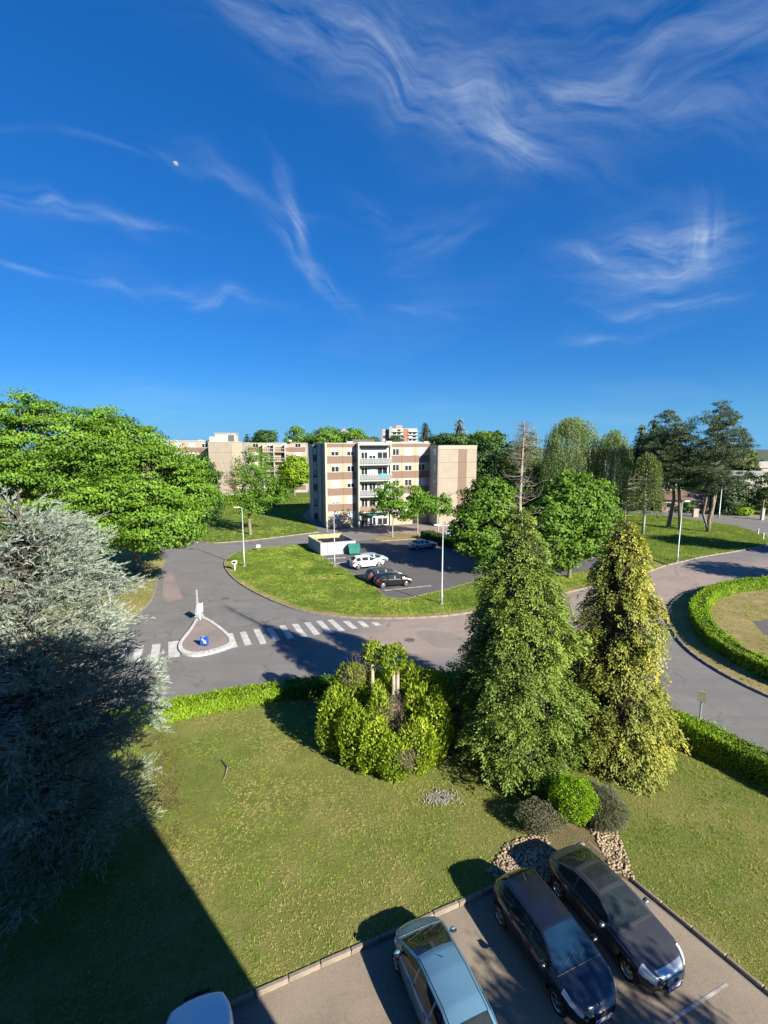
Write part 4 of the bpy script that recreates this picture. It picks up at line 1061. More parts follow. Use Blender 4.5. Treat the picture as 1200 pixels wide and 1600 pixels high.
bg_tree('round_tree', 'dark tree top just left of the distant pink tower', 583, 690, 185, 9, 6, 'leaf_dark', 80)
bg_tree('round_tree', 'dark tree top in front of the distant pink tower', 617, 689, 250, 9, 8, 'leaf_dark', 90)
bg_tree('round_tree', 'dark mixed tree mass over the right half of the main roof', 700, 688, 150, 34, 10, 'leaf_dark', 220, extra=((30, 4, 26, 12),))
bg_tree('round_tree', 'dense dark green tree right of the main block', 768, 705, 118, 32, 34, 'leaf_dark', 420, .6, 1.2, extra=((6, 40, 34, 36), (-20, 20, 20, 30), (10, 80, 34, 40)))
bg_tree('round_tree', 'leafy green tree top behind the right wing of the main block', 752, 690, 128, 22, 16, 'leaf_maple', 200, .6, 1.2, extra=((18, -2, 16, 12),))
bg_tree('round_tree', 'olive budding tree behind the dead trunk', 822, 715, 112, 30, 34, 'leaf_olive', 300, .45, 1.1, extra=((-8, 40, 28, 36), (16, 20, 18, 24), (20, 70, 34, 40)), shell=.3, per=20)
bg_tree('round_tree', 'low dark undergrowth tree between the maples and the weeping tree', 862, 745, 108, 30, 30, 'leaf_dark', 200, .55, 1.2)
bg_tree('round_tree', 'yellow green tree behind the tall pine at right', 1152, 716, 150, 22, 16, 'leaf_olive', 200, .7, 1.4, extra=((14, 8, 14, 12),))
bg_tree('round_tree', 'dark tree behind the low building at far right', 1185, 728, 175, 20, 8, 'leaf_dark', 120, .8, 1.5)
bg_tree('round_tree', 'dark tree filling the gap beneath the pine crowns', 1085, 745, 122, 32, 26, 'leaf_dark', 220, .6, 1.3, extra=((-40, 4, 26, 22),))
bg_tree('round_tree', 'dark tree behind the dark conifers left of the pines', 1030, 730, 118, 26, 30, 'leaf_dark', 200, .6, 1.3)
bg_tree('round_tree', 'green tree below the roof of the left block seen past the airy tree', 440, 760, 125, 20, 14, 'leaf_dark', 120, .6, 1.1)
def conifer(name, label, x, ytop, Y, rpx, m, hmul=1.0, clumps=700):
    c = at_depth(x, ytop, Y); k = Y/FOC; zb = 0 if Y < 170 else -110*((Y-170)/1500)**.9
    H = c.z-zb; Rm = rpx*k*1.25
    f = lambda t: float(np.interp(t, [0, .1, .5, .8, 1], [Rm, Rm, Rm*.72, Rm*.34, Rm*.05]))
    return spray_cone(name, label, (c.x, c.y, zb), H, f, m, clumps, 14, .55, .32, z0=1.0, spread=.5, up=.05, droop=.5, wob=.35, trunk_r=.3, holes=.22)
conifer('conifer_tree', 'dark conifer top behind the left block', 386, 678, 190, 12, 'needle_conifer')
conifer('conifer_tree', 'pointed dark conifer right of the distant pink tower', 665, 660, 165, 16, 'needle_conifer')
conifer('conifer_tree', 'sparse bluish conifer spire over the right of the main roof', 718, 652, 150, 17, 'needle_cedar', clumps=420)
conifer('conifer_tree', 'dark conifer left of the pine group, left one of two', 1004, 664, 112, 16, 'needle_pine')
conifer('conifer_tree', 'dark conifer left of the pine group, right one of two', 1022, 655, 108, 17, 'needle_pine')
conifer('conifer_tree', 'small dark conifer beside the yellow green tree at far right', 1178, 706, 150, 9, 'needle_conifer')

for i, (lab, x, Y) in enumerate((('young street tree in front of the balconies, leftmost of three', 613, 75.5), ('young street tree in front of the block, middle of three', 652, 76), ('young street tree near the right wing, rightmost of three', 684, 77))):
    B = (at_depth(x, 840, Y).x, Y)
    es = ([ell(612, 775, Y, 27, 26, B), ell(598, 790, Y, 18, 18, B), ell(628, 795, Y, 20, 20, B), ell(640, 800, Y, 14, 14, B)], [ell(650, 775, Y, 18, 18, B), ell(660, 790, Y, 22, 14, B), ell(645, 798, Y, 12, 12, B)], [ell(686, 792, Y, 20, 14, B), ell(695, 778, Y, 9, 8, B), ell(672, 785, Y, 14, 12, B), ell(700, 800, Y, 10, 7, B)])[i]
    broadleaf('street_tree', lab, (*B, 0), es, 'leaf_young', (150, 100, 80)[i], 30, .36, .75, .12, 'bark_pale', shell=.45, limbs=12, group='young street trees before the block', flat=.6)
B = G(772, 893)
broadleaf('maple_tree', 'dense green maple over the parking lot left of the dead topped thuja', (*B, 0), [ell(765, 790, 55, 42, 42, B), ell(735, 825, 54, 32, 36, B), ell(800, 820, 55, 36, 44, B), ell(770, 850, 54, 46, 30, B), ell(815, 785, 56, 26, 26, B)],
          'leaf_maple', 640, 48, .34, .85, .22, 'bark_grey', shell=.66, limbs=16)
B = G(889, 903)
broadleaf('maple_tree', 'dense bright green maple with visible trunk between the two thujas', (*B, 0), [ell(890, 790, 52, 44, 50, B), ell(925, 815, 52, 40, 46, B), ell(862, 815, 51, 36, 44, B), ell(905, 850, 52, 44, 26, B), ell(878, 872, 51, 22, 16, B), ell(935, 780, 53, 24, 30, B)],
          'leaf_maple', 680, 48, .34, .85, .22, 'bark_grey', shell=.66, limbs=16, fork=.2)

def weeping(name, label, x, ytop, ybot, Y, rpx, m, strands, tall=1.0, dens=26, bark='bark_birch', ztr=None):
    top = at_depth(x, ytop, Y); k = Y/FOC; base = (top.x, Y); H = top.z; Rm = rpx*k; zb = max(1.0, at_depth(x, ybot, Y).z)
    root = thing(name, label, 'tree', (*base, 0))
    n = strands; a = RNG.random(n)*2*math.pi; t = RNG.random(n)**1.25*.72
    zz = H-(H-zb)*t; rad = Rm*np.sqrt(np.clip(1-(1-np.minimum(t/.38, 1))**2, .03, 1))*RNG.uniform(.35, 1.0, n)**.5*(1+.55*(vnoise(np.c_[a*1.9, t*7], 1.0, int(x))-.5))
    S = np.c_[np.cos(a)*rad, np.sin(a)*rad, zz]; ln = RNG.uniform(.12, .34, n)*(H-zb)
    i = np.repeat(np.arange(n), dens); u = np.tile(np.linspace(0, 1, dens), n); N_ = n*dens
    P = S[i]+RNG.normal(0, .10, (N_, 3)); P[:, 2] -= u*ln[i]; P[:, :2] += (u**2*.25)[:, None]*np.c_[np.cos(a), np.sin(a)][i]*ln[i][:, None]*.3
    P[:, 2] = np.maximum(P[:, 2], zb*.7)
    D = RNG.normal(0, .35, (N_, 3))+np.array([0, 0, -1]); N = unit(RNG.normal(0, 1, (N_, 3))+np.array([0, -.2, .3]))
    L = .26*RNG.uniform(.6, 1.3, N_); tint = .1+.4*RNG.random(n)[i]+.35*RNG.random(N_)
    link('crown', leaves(P, D, N, L, L*.5, tint, 'crown'), root, m)
    tb = MB(); tb.tube([(0, 0, -.2), (.1, 0, H*.3), (-.1, .1, H*.6), (0, 0, H*.96)], [.26, .2, .12, .03], 8)
    for j in range(26):
        q_ = S[j]; limb(tb, (0, 0, max(1.5, min(H*.85, q_[2]-.5*rad[j]))), q_, .07, .015, .12, 4, 4)
    tb.build('trunk', bark, root, smooth=True)
weeping('weeping_birch', 'tall weeping birch behind the bright maple', 895, 652, 775, 96, 44, 'leaf_birch', 1300)
weeping('weeping_birch', 'second weeping birch between the bright maple and the pines', 960, 672, 805, 92, 31, 'leaf_birch', 900)
weeping('birch_tree', 'small dark birch with white trunk on the pine lawn', 1014, 708, 812, 78, 26, 'leaf_olive', 420)
# pale, barely leafed birch top behind the dead trunk
c = at_depth(825, 655, 116)
broadleaf('budding_birch', 'pale almost leafless birch top behind the dead trunk', (c.x, c.y, 0), [ell(822, 690, 116, 20, 32, (c.x, c.y)), ell(815, 705, 116, 18, 20, (c.x, c.y))], 'bud_twig', 240, 30, .28, 1.3, .2, 'bark_birch', shell=.2, limbs=60, fork=.5, aspect=.3)

def pine(name, label, trunk, lobes, Y, clumps, r0=.28, extra=()):
    """tall pine: bent trunk given by photo points, needle clumps at branch ends"""
    pts = [at_depth(x, y, Y) for x, y in trunk]; base = (pts[0].x, pts[0].y); rel = [Vector((p.x-base[0], 0, max(p.z, -.2))) for p in pts]; rel[0].z = -.2
    root = thing(name, label, 'tree', (*base, 0)); tb = MB(); k = len(rel)
    tb.tube(rel, [r0*(1.15-.95*i/(k-1)) for i in range(k)], 8)
    for e in extra:
        q = [at_depth(x, y, Y) for x, y in e]; tb.tube([Vector((p.x-base[0], random.uniform(-.3, .3)*(j > 0), max(p.z, 0))) for j, p in enumerate(q)], [r0*.8*(1-.6*i/(len(q)-1)) for i in range(len(q))], 7)
    es = [ell(x, y, Y, a, b, base) for x, y, a, b in lobes]
    C, d, _, r = crown_points(es, clumps, .25)
    for i in range(0, clumps, 3):
        c = Vector(C[i]); h = c.z-random.uniform(.4, 1.6); a = None
        for q in range(k-1):
            if rel[q].z <= h <= rel[q+1].z: a = rel[q].lerp(rel[q+1], (h-rel[q].z)/(rel[q+1].z-rel[q].z+1e-6))
        a = a or rel[-1]; limb(tb, a, c, .08, .02, .15, 4, 4)
    tb.build('trunk', 'bark_grey', root, smooth=True)
    per = 95; n = clumps*per; i = np.repeat(np.arange(clumps), per); sz = RNG.uniform(.55, 1.15, clumps)[i]
    off = rnd_unit(n)*(RNG.random(n)**.5)[:, None]*np.array([.95, .95, .42])*sz[:, None]
    D = unit(off+np.array([0, 0, .3])+RNG.normal(0, .3, (n, 3)))
    tint = .1+.45*RNG.random(clumps)[i]+.35*RNG.random(n)
    link('crown', spikes(C[i]+off, D, RNG.uniform(.22, .42, n), .10, tint, 'crown'), root, 'needle_pine')
pine('pine_tree', 'tall pine with straight grey trunk, middle of the pine group', [(1063, 828), (1062, 790), (1060, 750), (1059, 700), (1056, 660), (1055, 640)], [(1055, 665, 32, 24), (1065, 690, 36, 24), (1040, 700, 30, 26), (1070, 725, 38, 22), (1065, 752, 30, 16), (1045, 755, 26, 14), (1050, 650, 16, 12), (1035, 730, 24, 18)], 82, 300)
pine('pine_tree', 'leaning dark trunked pine, left of the pine group', [(1044, 822), (1048, 805), (1053, 780), (1052, 740), (1040, 700), (1035, 680)], [(1030, 690, 26, 22), (1045, 720, 30, 24), (1020, 715, 18, 24)], 84, 150, .36)
pine('pine_tree', 'tallest pine with curved multiple stems, right of the group', [(1106, 831), (1108, 812), (1114, 790), (1116, 750), (1119, 700), (1124, 650), (1130, 628)], [(1128, 640, 14, 14), (1118, 660, 26, 18), (1135, 675, 28, 20), (1110, 690, 30, 22), (1150, 690, 22, 12), (1165, 690, 14, 12), (1125, 710, 40, 18), (1100, 735, 38, 18), (1140, 655, 14, 12), (1120, 748, 40, 16), (1098, 762, 26, 12)], 80, 340, .30,
     extra=[[(1106, 828), (1100, 803), (1106, 775), (1107, 740), (1106, 715)], [(1108, 826), (1114, 800), (1119, 770), (1118, 740)]])
for lab, x, y, Y, rx, rz, m in (('dark spreading conifer bush right of the pine trunks', 1140, 770, 100, 22, 28, 'needle_conifer'), ('dark conifer bush in the row at the right edge', 1170, 765, 102, 20, 28, 'needle_conifer'),
                                ('conifer bush cut by the right edge of the picture', 1202, 765, 100, 18, 30, 'leaf_olive'), ('dense dark bush directly behind the pine stems', 1118, 785, 104, 14, 20, 'leaf_dark'),
                                ('dark bush below the small birch beside the far road', 990, 782, 106, 14, 10, 'leaf_dark'), ('low dark hedge bush left of the pine trunks', 1075, 790, 104, 22, 12, 'leaf_dark'),
                                ('yellow green low bush beside the far pavement', 1160, 800, 99, 10, 5, 'leaf_bright'), ('dark bush under the second weeping birch', 955, 785, 108, 16, 9, 'leaf_dark')):
    B = (at_depth(x, y, Y).x, Y)
    e = ell(x, y, Y, rx, rz, B); e2 = (e[0], e[1], max(.8, e[2]*.55), e[3]*1.05, e[4], max(.8, e[2]*.5))
    broadleaf('garden_bush', lab, (*B, 0), [e, e2], m, 170, 26, .42, .8, .15, 'bark_dark', cat='bush', shell=.55, limbs=6)

# the two big thujas and the cut-back shrub in front
rf1 = lambda t: float(np.interp(t, [0, .06, .12, .28, .5, .72, .86, .94, 1], [2.0, 2.6, 2.8, 2.7, 2.2, 1.48, .85, .42, .12]))
th1 = spray_cone('thuja_tree', 'tall green thuja with a bare dead top between shrub and golden thuja', (6.40, 21.5, .05), 12.1, rf1, 'thuja_green', 2900, 46, .125, .42, spread=.26, up=.20, droop=.6, wob=.30, seed=4, trunk_r=.28, holes=.10, lean=(-.2, 0))
tb = MB(); tb.tube([(-.1, 0, 8.2), (-.20, 0, 11), (-.26, .05, 12.6), (-.24, 0, 14.6), (-.2, 0, 16.05)], [.12, .095, .075, .042, .012], 8)
for k in range(95):
    z = 9.6+6.3*(k/95)+random.uniform(-.1, .1); g = random.uniform(0, 2*math.pi); L = abs(random.gauss(.75, .4))*(1.3-.85*(k/95))+.15; o = Vector((math.cos(g), math.sin(g), 0)); s = Vector((-.24, 0, z))
    r0 = random.uniform(.007, .014); q_ = random.uniform(-.1, .12)
    p = [s, s+o*L*.45+Vector((0, 0, -.10*L+q_*L)), s+o*L*.8+Vector((0, 0, L*.02)), s+o*L+Vector((0, 0, L*random.uniform(.05, .4)))]; tb.tube(p, [r0, r0*.8, r0*.55, .003], 4, False)
    for _ in range(5):
        u = random.uniform(.3, .95); q = s+o*L*u+Vector((0, 0, -.03*L)); tb.tube([q, q+Vector((random.uniform(-.28, .28), random.uniform(-.28, .28), random.uniform(-.05, .28)))], [.006, .002], 3, False)
tb.build('dead_top', 'dead_wood', th1, smooth=True)
rf2 = lambda t: float(np.interp(t, [0, .06, .14, .3, .5, .75, .9, .97, 1], [1.75, 2.2, 2.35, 2.1, 1.75, 1.2, .8, .45, .2]))
th2 = spray_cone('thuja_tree', 'golden yellow green thuja right of the green one', (11.1, 21.2, .05), 11.6, rf2, 'thuja_gold', 2000, 46, .11, .50, spread=.24, up=.05, droop=1.0, wob=.24, seed=14, gold=.12, trunk_r=.24, holes=.26, lean=(-.35, 0))
tb = MB(); tb.tube([(-.3, 0, 10.5), (-.32, 0, 12.2)], [.04, .010], 6)
for k in range(60):
    z = 11.0+1.3*k/30; g = random.uniform(0, 6.28); L = random.uniform(.2, .8); tb.tube([(-.3, 0, z), (-.3+math.cos(g)*L, math.sin(g)*L, z+random.uniform(-.05, .3))], [.008, .003], 3, False)
tb.build('dead_top', 'dead_wood', th2)

def lobed_shrub():
    base = (.05, 21.8)
    root = thing('cut_shrub', 'big multi stemmed green shrub with two cut pale trunks on the lawn', 'shrub', (*base, .05))
    lobes = [(-2.6, -.2, 1.7, .75, .75, 1.7), (-1.9, .9, 1.9, .85, .8, 1.9), (-1.5, -1.0, 1.5, .8, .75, 1.55), (-.5, -1.5, 1.3, .85, .8, 1.35), (.5, -1.9, 1.0, .9, .8, 1.05), (-.3, -.5, 1.9, .7, .7, 1.75),
             (1.5, -1.5, 1.3, .9, .85, 1.35), (2.3, -.6, 1.7, .9, .85, 1.75), (2.5, .5, 2.1, .85, .85, 1.9), (1.6, .9, 2.2, .9, .85, 2.0), (1.6, -.2, 1.9, .7, .7, 1.7), (-2.3, .4, 2.4, .5, .5, .9), (.3, 1.5, 1.9, .9, .8, 1.7), (-.7, 1.2, 2.0, .8, .8, 1.7), (2.2, .6, 3.0, .5, .5, .9)]
    lobes += [(.40, .5, 4.6, .68, .6, .72), (-.62, .65, 4.85, .5, .45, .55), (-1.5, .7, 3.6, .5, .5, .7)]
    e = np.array(lobes); nl = len(e); area = e[:, 3]*e[:, 5]; n = 46000
    k = RNG.choice(nl, n, p=area/area.sum()); d = rnd_unit(n); r = RNG.uniform(.80, 1.06, n)
    q = np.c_[d[:, 0]*3+k*7, d[:, 2]*3+d[:, 1]*2]
    r *= 1+.16*(vnoise(q, 1.0, 3)-.5)*2
    P = e[k, :3]+d*r[:, None]*e[k, 3:6]; P[:, 2] = np.maximum(P[:, 2], .06)
    # leave a hollow full of dead twigs in the middle
    keep = ~((np.hypot(P[:, 0]-.75, P[:, 1]+.9) < .62) & (P[:, 2] > .9) & (P[:, 2] < 2.6)) & ~((np.hypot(P[:, 0]-1.0, P[:, 1]+2.2) < .45) & (P[:, 2] > .7) & (P[:, 2] < 1.6))
    P, d, k, q = P[keep], d[keep], k[keep], q[keep]; n = len(P)
    D = d*np.array([.6, .6, .3])+np.array([0, 0, .8])+RNG.normal(0, .35, (n, 3)); N = unit(d+RNG.normal(0, .55, (n, 3)))
    tint = .06+.5*vnoise(q, .6, 7)+.28*RNG.random(n)+.16*RNG.random(nl)[k]
    L = .17*RNG.uniform(.6, 1.35, n)
    link('foliage', leaves(P, D, N, L, L*.45, tint, 'foliage'), root, 'shrub_leaf')
    inn = MB()
    for (x, y, z, a, b, c) in lobes[:15]: inn.tube([(x*.35, y*.35, 0), (x*.8, y*.8, z*.6), (x, y, z+c*.6)], [.09, .06, .02], 5)
    inn.build('stem', 'bark_dark', root)
    for (x, y, h) in ((.42, .35, 4.25), (.62, .45, 4.2), (-.62, .55, 4.3)):
        MB().tube([(x*.5, y*.5, 0), (x, y, 1.8), (x, y, h)], [.12, .10, .085], 9).build('cut_trunk', 'bark_pale', root, smooth=True)
    n = 2600; c = np.array([(.8, -1.0, 1.6), (1.0, -2.15, 1.1), (-1.3, .8, 3.9), (-.8, .8, 4.6), (.3, -.7, 2.7), (-1.6, .5, 3.6)]); i = RNG.integers(0, 6, n)
    P = c[i]+RNG.normal(0, .26, (n, 3)); link('dry_twigs', spikes(P, rnd_unit(n)+np.array([0, 0, .8]), RNG.uniform(.2, .6, n), .014, RNG.random(n), 'dry_twigs'), root, 'dry_twig')
lobed_shrub()

def ball_shrub(name, label, base, r, m, n, leaf, asp, z=None, droop=0.0, spike=False):
    root = thing(name, label, 'shrub', (*base, .1)); d = rnd_unit(n); d[:, 2] = np.abs(d[:, 2])*np.where(RNG.random(n) < .75, 1, -.6)
    q = np.c_[d[:, 0]*2+d[:, 2], d[:, 1]*2]; rr = RNG.uniform(.75, 1.06, n)*(1+.34*(vnoise(q, 1.4, 4)-.5))
    P = d*rr[:, None]*np.array(r); P[:, 2] += r[2]*.85; P[:, 2] = np.maximum(P[:, 2], .03)
    D = np.cross(d, rnd_unit(n))+np.array([0, 0, .4-droop*2])+d*.5; N = unit(d+RNG.normal(0, .5, (n, 3))); L = leaf*RNG.uniform(.6, 1.3, n)
    tint = .1+.35*vnoise(q, 2.5, 8)+.45*RNG.random(n)
    if spike: me = spikes(P, d+np.array([0, 0, .2-droop])+RNG.normal(0, .5, (n, 3)), L, leaf*asp, tint, 'foliage')
    else: me = leaves(P, D, N, L, L*asp, tint, 'foliage')
    link('foliage', me, root, m)
    mb = MB()
    for k in range(14):
        g = 6.283*k/14; mb.tube([(0, 0, 0), (math.cos(g)*r[0]*.4, math.sin(g)*r[1]*.4, r[2]*.7), (math.cos(g)*r[0]*.7, math.sin(g)*r[1]*.7, r[2]*1.2)], [.03, .02, .006], 4)
    mb.ball((0, 0, r[2]*.75), (r[0]*.6, r[1]*.6, r[2]*.62), 10, 6, .08)
    mb.build('stem', 'twig_brown', root)
ball_shrub('round_shrub', 'clipped round lime green shrub behind the parked dark coupe', (7.55, 17.3), (.92, .85, .95), 'leaf_lime', 9000, .075, .6)
ball_shrub('grey_shrub', 'low grey green shrub left of the lime green one', (6.15, 16.9), (.95, .75, .55), 'leaf_greygreen', 9000, .07, .4)
ball_shrub('juniper_shrub', 'dark drooping juniper right of the lime green shrub', (8.75, 17.4), (.8, 1.0, .62), 'leaf_greygreen', 9000, .22, .10, droop=.7, spike=True)
ball_shrub('low_plant', 'small pale bush at the foot of the green thuja', (7.9, 18.4), (.6, .5, .4), 'leaf_greygreen', 2500, .07, .4)

# hedges
hedge('hedge', 'low bright green leafy hedge along the road beside the cedar', smooth_line([(-14.5, 23.3), (-12.4, 24.5), (-9.3, 25.8), (-6.2, 26.9)], 4), 1.3, .72, 'leaf_bright', 900, .14, rough=.2)
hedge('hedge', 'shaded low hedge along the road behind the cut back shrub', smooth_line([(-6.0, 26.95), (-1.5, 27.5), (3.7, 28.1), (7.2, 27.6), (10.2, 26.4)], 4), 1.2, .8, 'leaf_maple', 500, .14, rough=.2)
hedge('hedge', 'clipped hedge beside the right hand road next to the yellow sign', smooth_line([(13.4, 24.2), (14.9, 22.9), (17.0, 19.8), (22.0, 12.0)], 4), 1.25, 1.25, 'leaf_bright', 620, .10, rough=.10)
hedge('hedge', 'tall clipped hedge curving round the roundabout at right', smooth_line([(27, 24.5), (25.0, 29), (24.7, 33.2), (25.8, 37), (28.2, 41.2), (32.2, 45.3), (37.6, 48.0), (45, 49.2), (53, 47.5)], 4), 1.4, .98, 'leaf_bright', 420, .15, rough=.25)
hedge('hedge', 'dark clipped hedge between the parking rows', [G(662, 842), G(700, 853), G(752, 869)], 1.5, 1.25, 'leaf_dark', 260, .18)
hedge('hedge', 'bright green hedge under the trees before the distant block', [(-44, 112), (-34, 113), (-26, 112)], 2.2, 2.4, 'leaf_bright', 40, .45)

# trees beside the viewpoint whose shadows fall into the picture from the right
broadleaf('leafy_tree', 'tree right of the car park, out of view, dappling the parked cars', (16.8, -1.6, 0), [(-3.0, 2.0, 7.2, 1.6, 1.6, 1.2), (-1.5, 0, 7.0, 2.2, 2.0, 1.5), (.5, 1.5, 8.2, 2.0, 2.0, 1.6), (1.5, -1.0, 9.4, 1.8, 1.8, 1.4), (-.5, -2.2, 8.8, 1.8, 1.8, 1.3)], 'leaf_maple', 190, 34, .24, .7, .25, 'bark_grey', shell=.2)
broadleaf('leafy_tree', 'tree right of the roundabout, out of view, shading the road', (57, 40, 0), [(0, 0, 10, 4.5, 4, 3), (-4, 3, 8, 3.5, 3, 2.5), (4, -2, 9, 3.5, 3, 2.5)], 'leaf_maple', 320, 30, .45, 1.2, .35, 'bark_grey', shell=.3)
broadleaf('leafy_tree', 'tree beside the right road, out of view, shading the pine lawn', (62, 58, 0), [(0, 0, 10, 4.5, 4, 3), (-4, 2, 8.5, 3.5, 3, 2.5), (4, -2, 9, 3.5, 3, 2.5)], 'leaf_maple', 320, 30, .45, 1.2, .35, 'bark_grey', shell=.3)
# ------------------------------------------------------------------ vehicles
def smooth1(y, k):
    w = np.hanning(2*k+3)[1:-1]; w /= w.sum(); return np.convolve(np.pad(y, k, mode='edge'), w, 'valid')
def car(name, label, pos, heading, spec, hi=True, group=None):
    """lofted car body. local x runs to the front, y to the left. heading: direction of the front, radians from +X"""
    root = thing(name, label, 'car', (pos[0], pos[1], spec.get('z', 0.006)), heading, group)
    L, W, H = spec['L'], spec['W'], spec['H']; n = 92 if hi else 46
    th = np.linspace(0, math.pi, n); x = -L/2*np.cos(th)*.85+(.15)*np.linspace(-L/2, L/2, n)
    P = lambda key: (np.array([a for a, _ in spec[key]])*L-L/2, np.array([b for _, b in spec[key]]))
    xs = np.linspace(-L/2, L/2, 400); k = 7
    def prof(key, kk=k, scale=1.0):
        a, b = P(key); y = smooth1(np.interp(xs, a, b), kk); return np.interp(x, xs, y)*scale
    zt = prof('top'); zb = np.minimum(prof('belt'), zt-.004); w = prof('plan', 4, W/2); wr = prof('roofw', 10, W/2); zs = prof('sill', 6)
    zr = H-.07
    f = np.clip((zt-zb)/(zr-zb+.05), 0, 1)
    cab = np.clip((zt-zb-.05)/.25, 0, 1)
    zp = zb+(zt-zb)*(1-.16*cab)*np.where(zt-zb > .02, 1, .5); zp = np.minimum(zp, zt-.003)
    yp = .91*w+(wr-.91*w)*f
    cols = []
    add = lambda y, z: cols.append(np.c_[x, y, z])
    add(w*0, zs); add(w*.72, zs); add(w*.93, zs+.035); add(w*.985, zs+.14); add(w*1.0, zs+.45*(zb-zs)); add(w*.998, zs+.70*(zb-zs)); add(w*.985, zb-.075); add(w*.962, zb-.02); add(w*.93, zb)
    SH = len(cols)-1                                       # shoulder column
    for q in (.12, .4, .7, .93, 1.0):
        y_ = .93*w+(yp-.93*w)*q + .03*cab*math.sin(math.pi*q)*W*.25; add(y_, zb+(zp-zb)*q)
    PL = len(cols)-1                                       # pillar / roof rail column
    for q in (.10, .25, .45, .65, .85, 1.0):
        y_ = yp*(1-q); add(y_, zp+(zt-zp)*(1-(1-q)**2.2))
    half = np.stack(cols, 1); m = half.shape[1]            # n x m x 3
    e_ = np.clip((np.abs(half[..., 0])/(L/2)-.55)/.45, 0, 1)**2          # bumpers curve back towards the corners
    half[..., 0] -= np.sign(half[..., 0])*(.30 if spec.get('round') else .20)*(np.abs(half[..., 1])/(W/2))**2.2*e_
    other = half[:, 1:-1][:, ::-1].copy(); other[..., 1] *= -1
    grid = np.concatenate([half, other], 1); M = grid.shape[1]
    grid[:, m:, 1] = grid[:, m:, 1]
    fx = (x+L/2)/L
    s0, s1 = spec['side_glass']; ws0, ws1 = spec['windscreen']; rw0, rw1 = spec['rear_glass']
    wheels = [(spec['front_axle'], 1), (spec['rear_axle'], 1)]; rt = spec.get('tyre', .31)
    faces = {}
    def put(key, q): faces.setdefault(key, []).append(q)
    for i in range(n-1):
        fm = (fx[i]+fx[i+1])/2; xm = (x[i]+x[i+1])/2
        for j in range(M):
            j2 = (j+1) % M; q = (i*M+j, (i+1)*M+j, (i+1)*M+j2, i*M+j2)
            jj = j if j < m-1 else M-1-j                   # mirrored index of the segment
            left = j < m-1
            c = grid[i, j]*.25+grid[i+1, j]*.25+grid[i, j2]*.25+grid[i+1, j2]*.25
            key = 'body'
            if jj <= 6 and any(math.hypot(c[0]-(a-.5)*L, c[2]-rt) < rt+.065 for a, _ in wheels) and abs(c[1]) > W*.30: key = 'drop'
            elif SH <= jj < PL-1 and s0 < fm < s1 and (zp[i]-zb[i]) > .10 and (zp[i+1]-zb[i+1]) > .10 and not any(abs(fm-p) < .009 for p in spec['pillars']):
                seg = sum(fm > p for p in spec['pillars']); key = ('side_window', left, seg)
            elif PL+1 <= jj and ws0 < fm < ws1: key = 'windscreen'
            elif PL+1 <= jj and rw0 < fm < rw1: key = 'rear_window'
            elif 'sunroof' in spec and PL+2 <= jj and spec['sunroof'][0] < fm < spec['sunroof'][1]: key = 'sunroof'
            elif 'nose' in spec and PL+2 <= jj and spec['nose'][0] < fm < spec['nose'][1]: key = 'grille_bars'
            elif spec['head'][0] < fm < spec['head'][1] and (spec['head'][2] <= jj <= spec['head'][3]): key = ('headlight', left)
            elif fm < spec['tail'][0] and spec['tail'][1] <= jj <= spec['tail'][2]: key = ('tail_light', left)
            elif jj <= 2 and not spec.get('painted_sill'): key = 'sill'
            put(key, q)
    caps = []
    for i, flip in ((0, False), (n-1, True)):
        ring = [i*M+j for j in range(M)]; caps.append(tuple(ring if not flip else ring[::-1]))
    V = grid.reshape(-1, 3)
    def part(nm, fs, mt, parent=root, smooth=True):
        idx = sorted({v for f_ in fs for v in f_}); mp = {v: k_ for k_, v in enumerate(idx)}
        me = bpy.data.meshes.new(nm); me.from_pydata([tuple(V[v]) for v in idx], [], [tuple(mp[v] for v in f_) for f_ in fs])
        bm = bmesh.new(); bm.from_mesh(me); bmesh.ops.recalc_face_normals(bm, faces=bm.faces); bm.to_mesh(me); bm.free()
        return link(nm, me, parent, mt, smooth=smooth)
    body = part('body', faces['body']+caps, spec['paint'])
    cut = bpy.data.meshes  # noqa
    # glass sits flush in its openings; make normals face outward
    def fix(o):
        c = Vector((0, 0, .6)); me = o.data
        bad = sum(1 for p in me.polygons if p.normal.dot(p.center-c) < 0)
        if bad > len(me.polygons)/2: me.flip_normals()
        return o
    fix(body)
    for key, fs in faces.items():
        if key in ('body', 'drop'): continue
        nm = key if isinstance(key, str) else key[0]
        mt = {'windscreen': spec.get('glass', 'car_glass'), 'rear_window': 'car_glass', 'side_window': 'car_glass', 'sunroof': 'car_glass', 'headlight': 'clear_lens', 'tail_light': 'red_lens', 'sill': 'black_plastic', 'grille_bars': 'alloy'}[nm]
        fix(part(nm, fs, mt))
    # dark wheel wells and floor
    MB().box(-L*.46, L*.46, -W*.33, W*.33, zs.min()+.02, .62).build('underbody', 'black_plastic', root)
    # wheels
    rw = spec.get('rim', .21)
    tyre = MB(); tw = .10
    tyre.lathe([(rw, -tw), (rt-.03, -tw), (rt, -tw+.03), (rt, tw-.03), (rt-.03, tw), (rw, tw)], 22, 'y'); tme = tyre.mesh('tyre'); tme.materials.append(mat('rubber')); tme.polygons.foreach_set('use_smooth', np.ones(len(tme.polygons), bool))
    rim = MB(); rim.lathe([(rw, .0), (rw, .085), (rw-.02, .095), (rw-.035, .07)], 22, 'y')
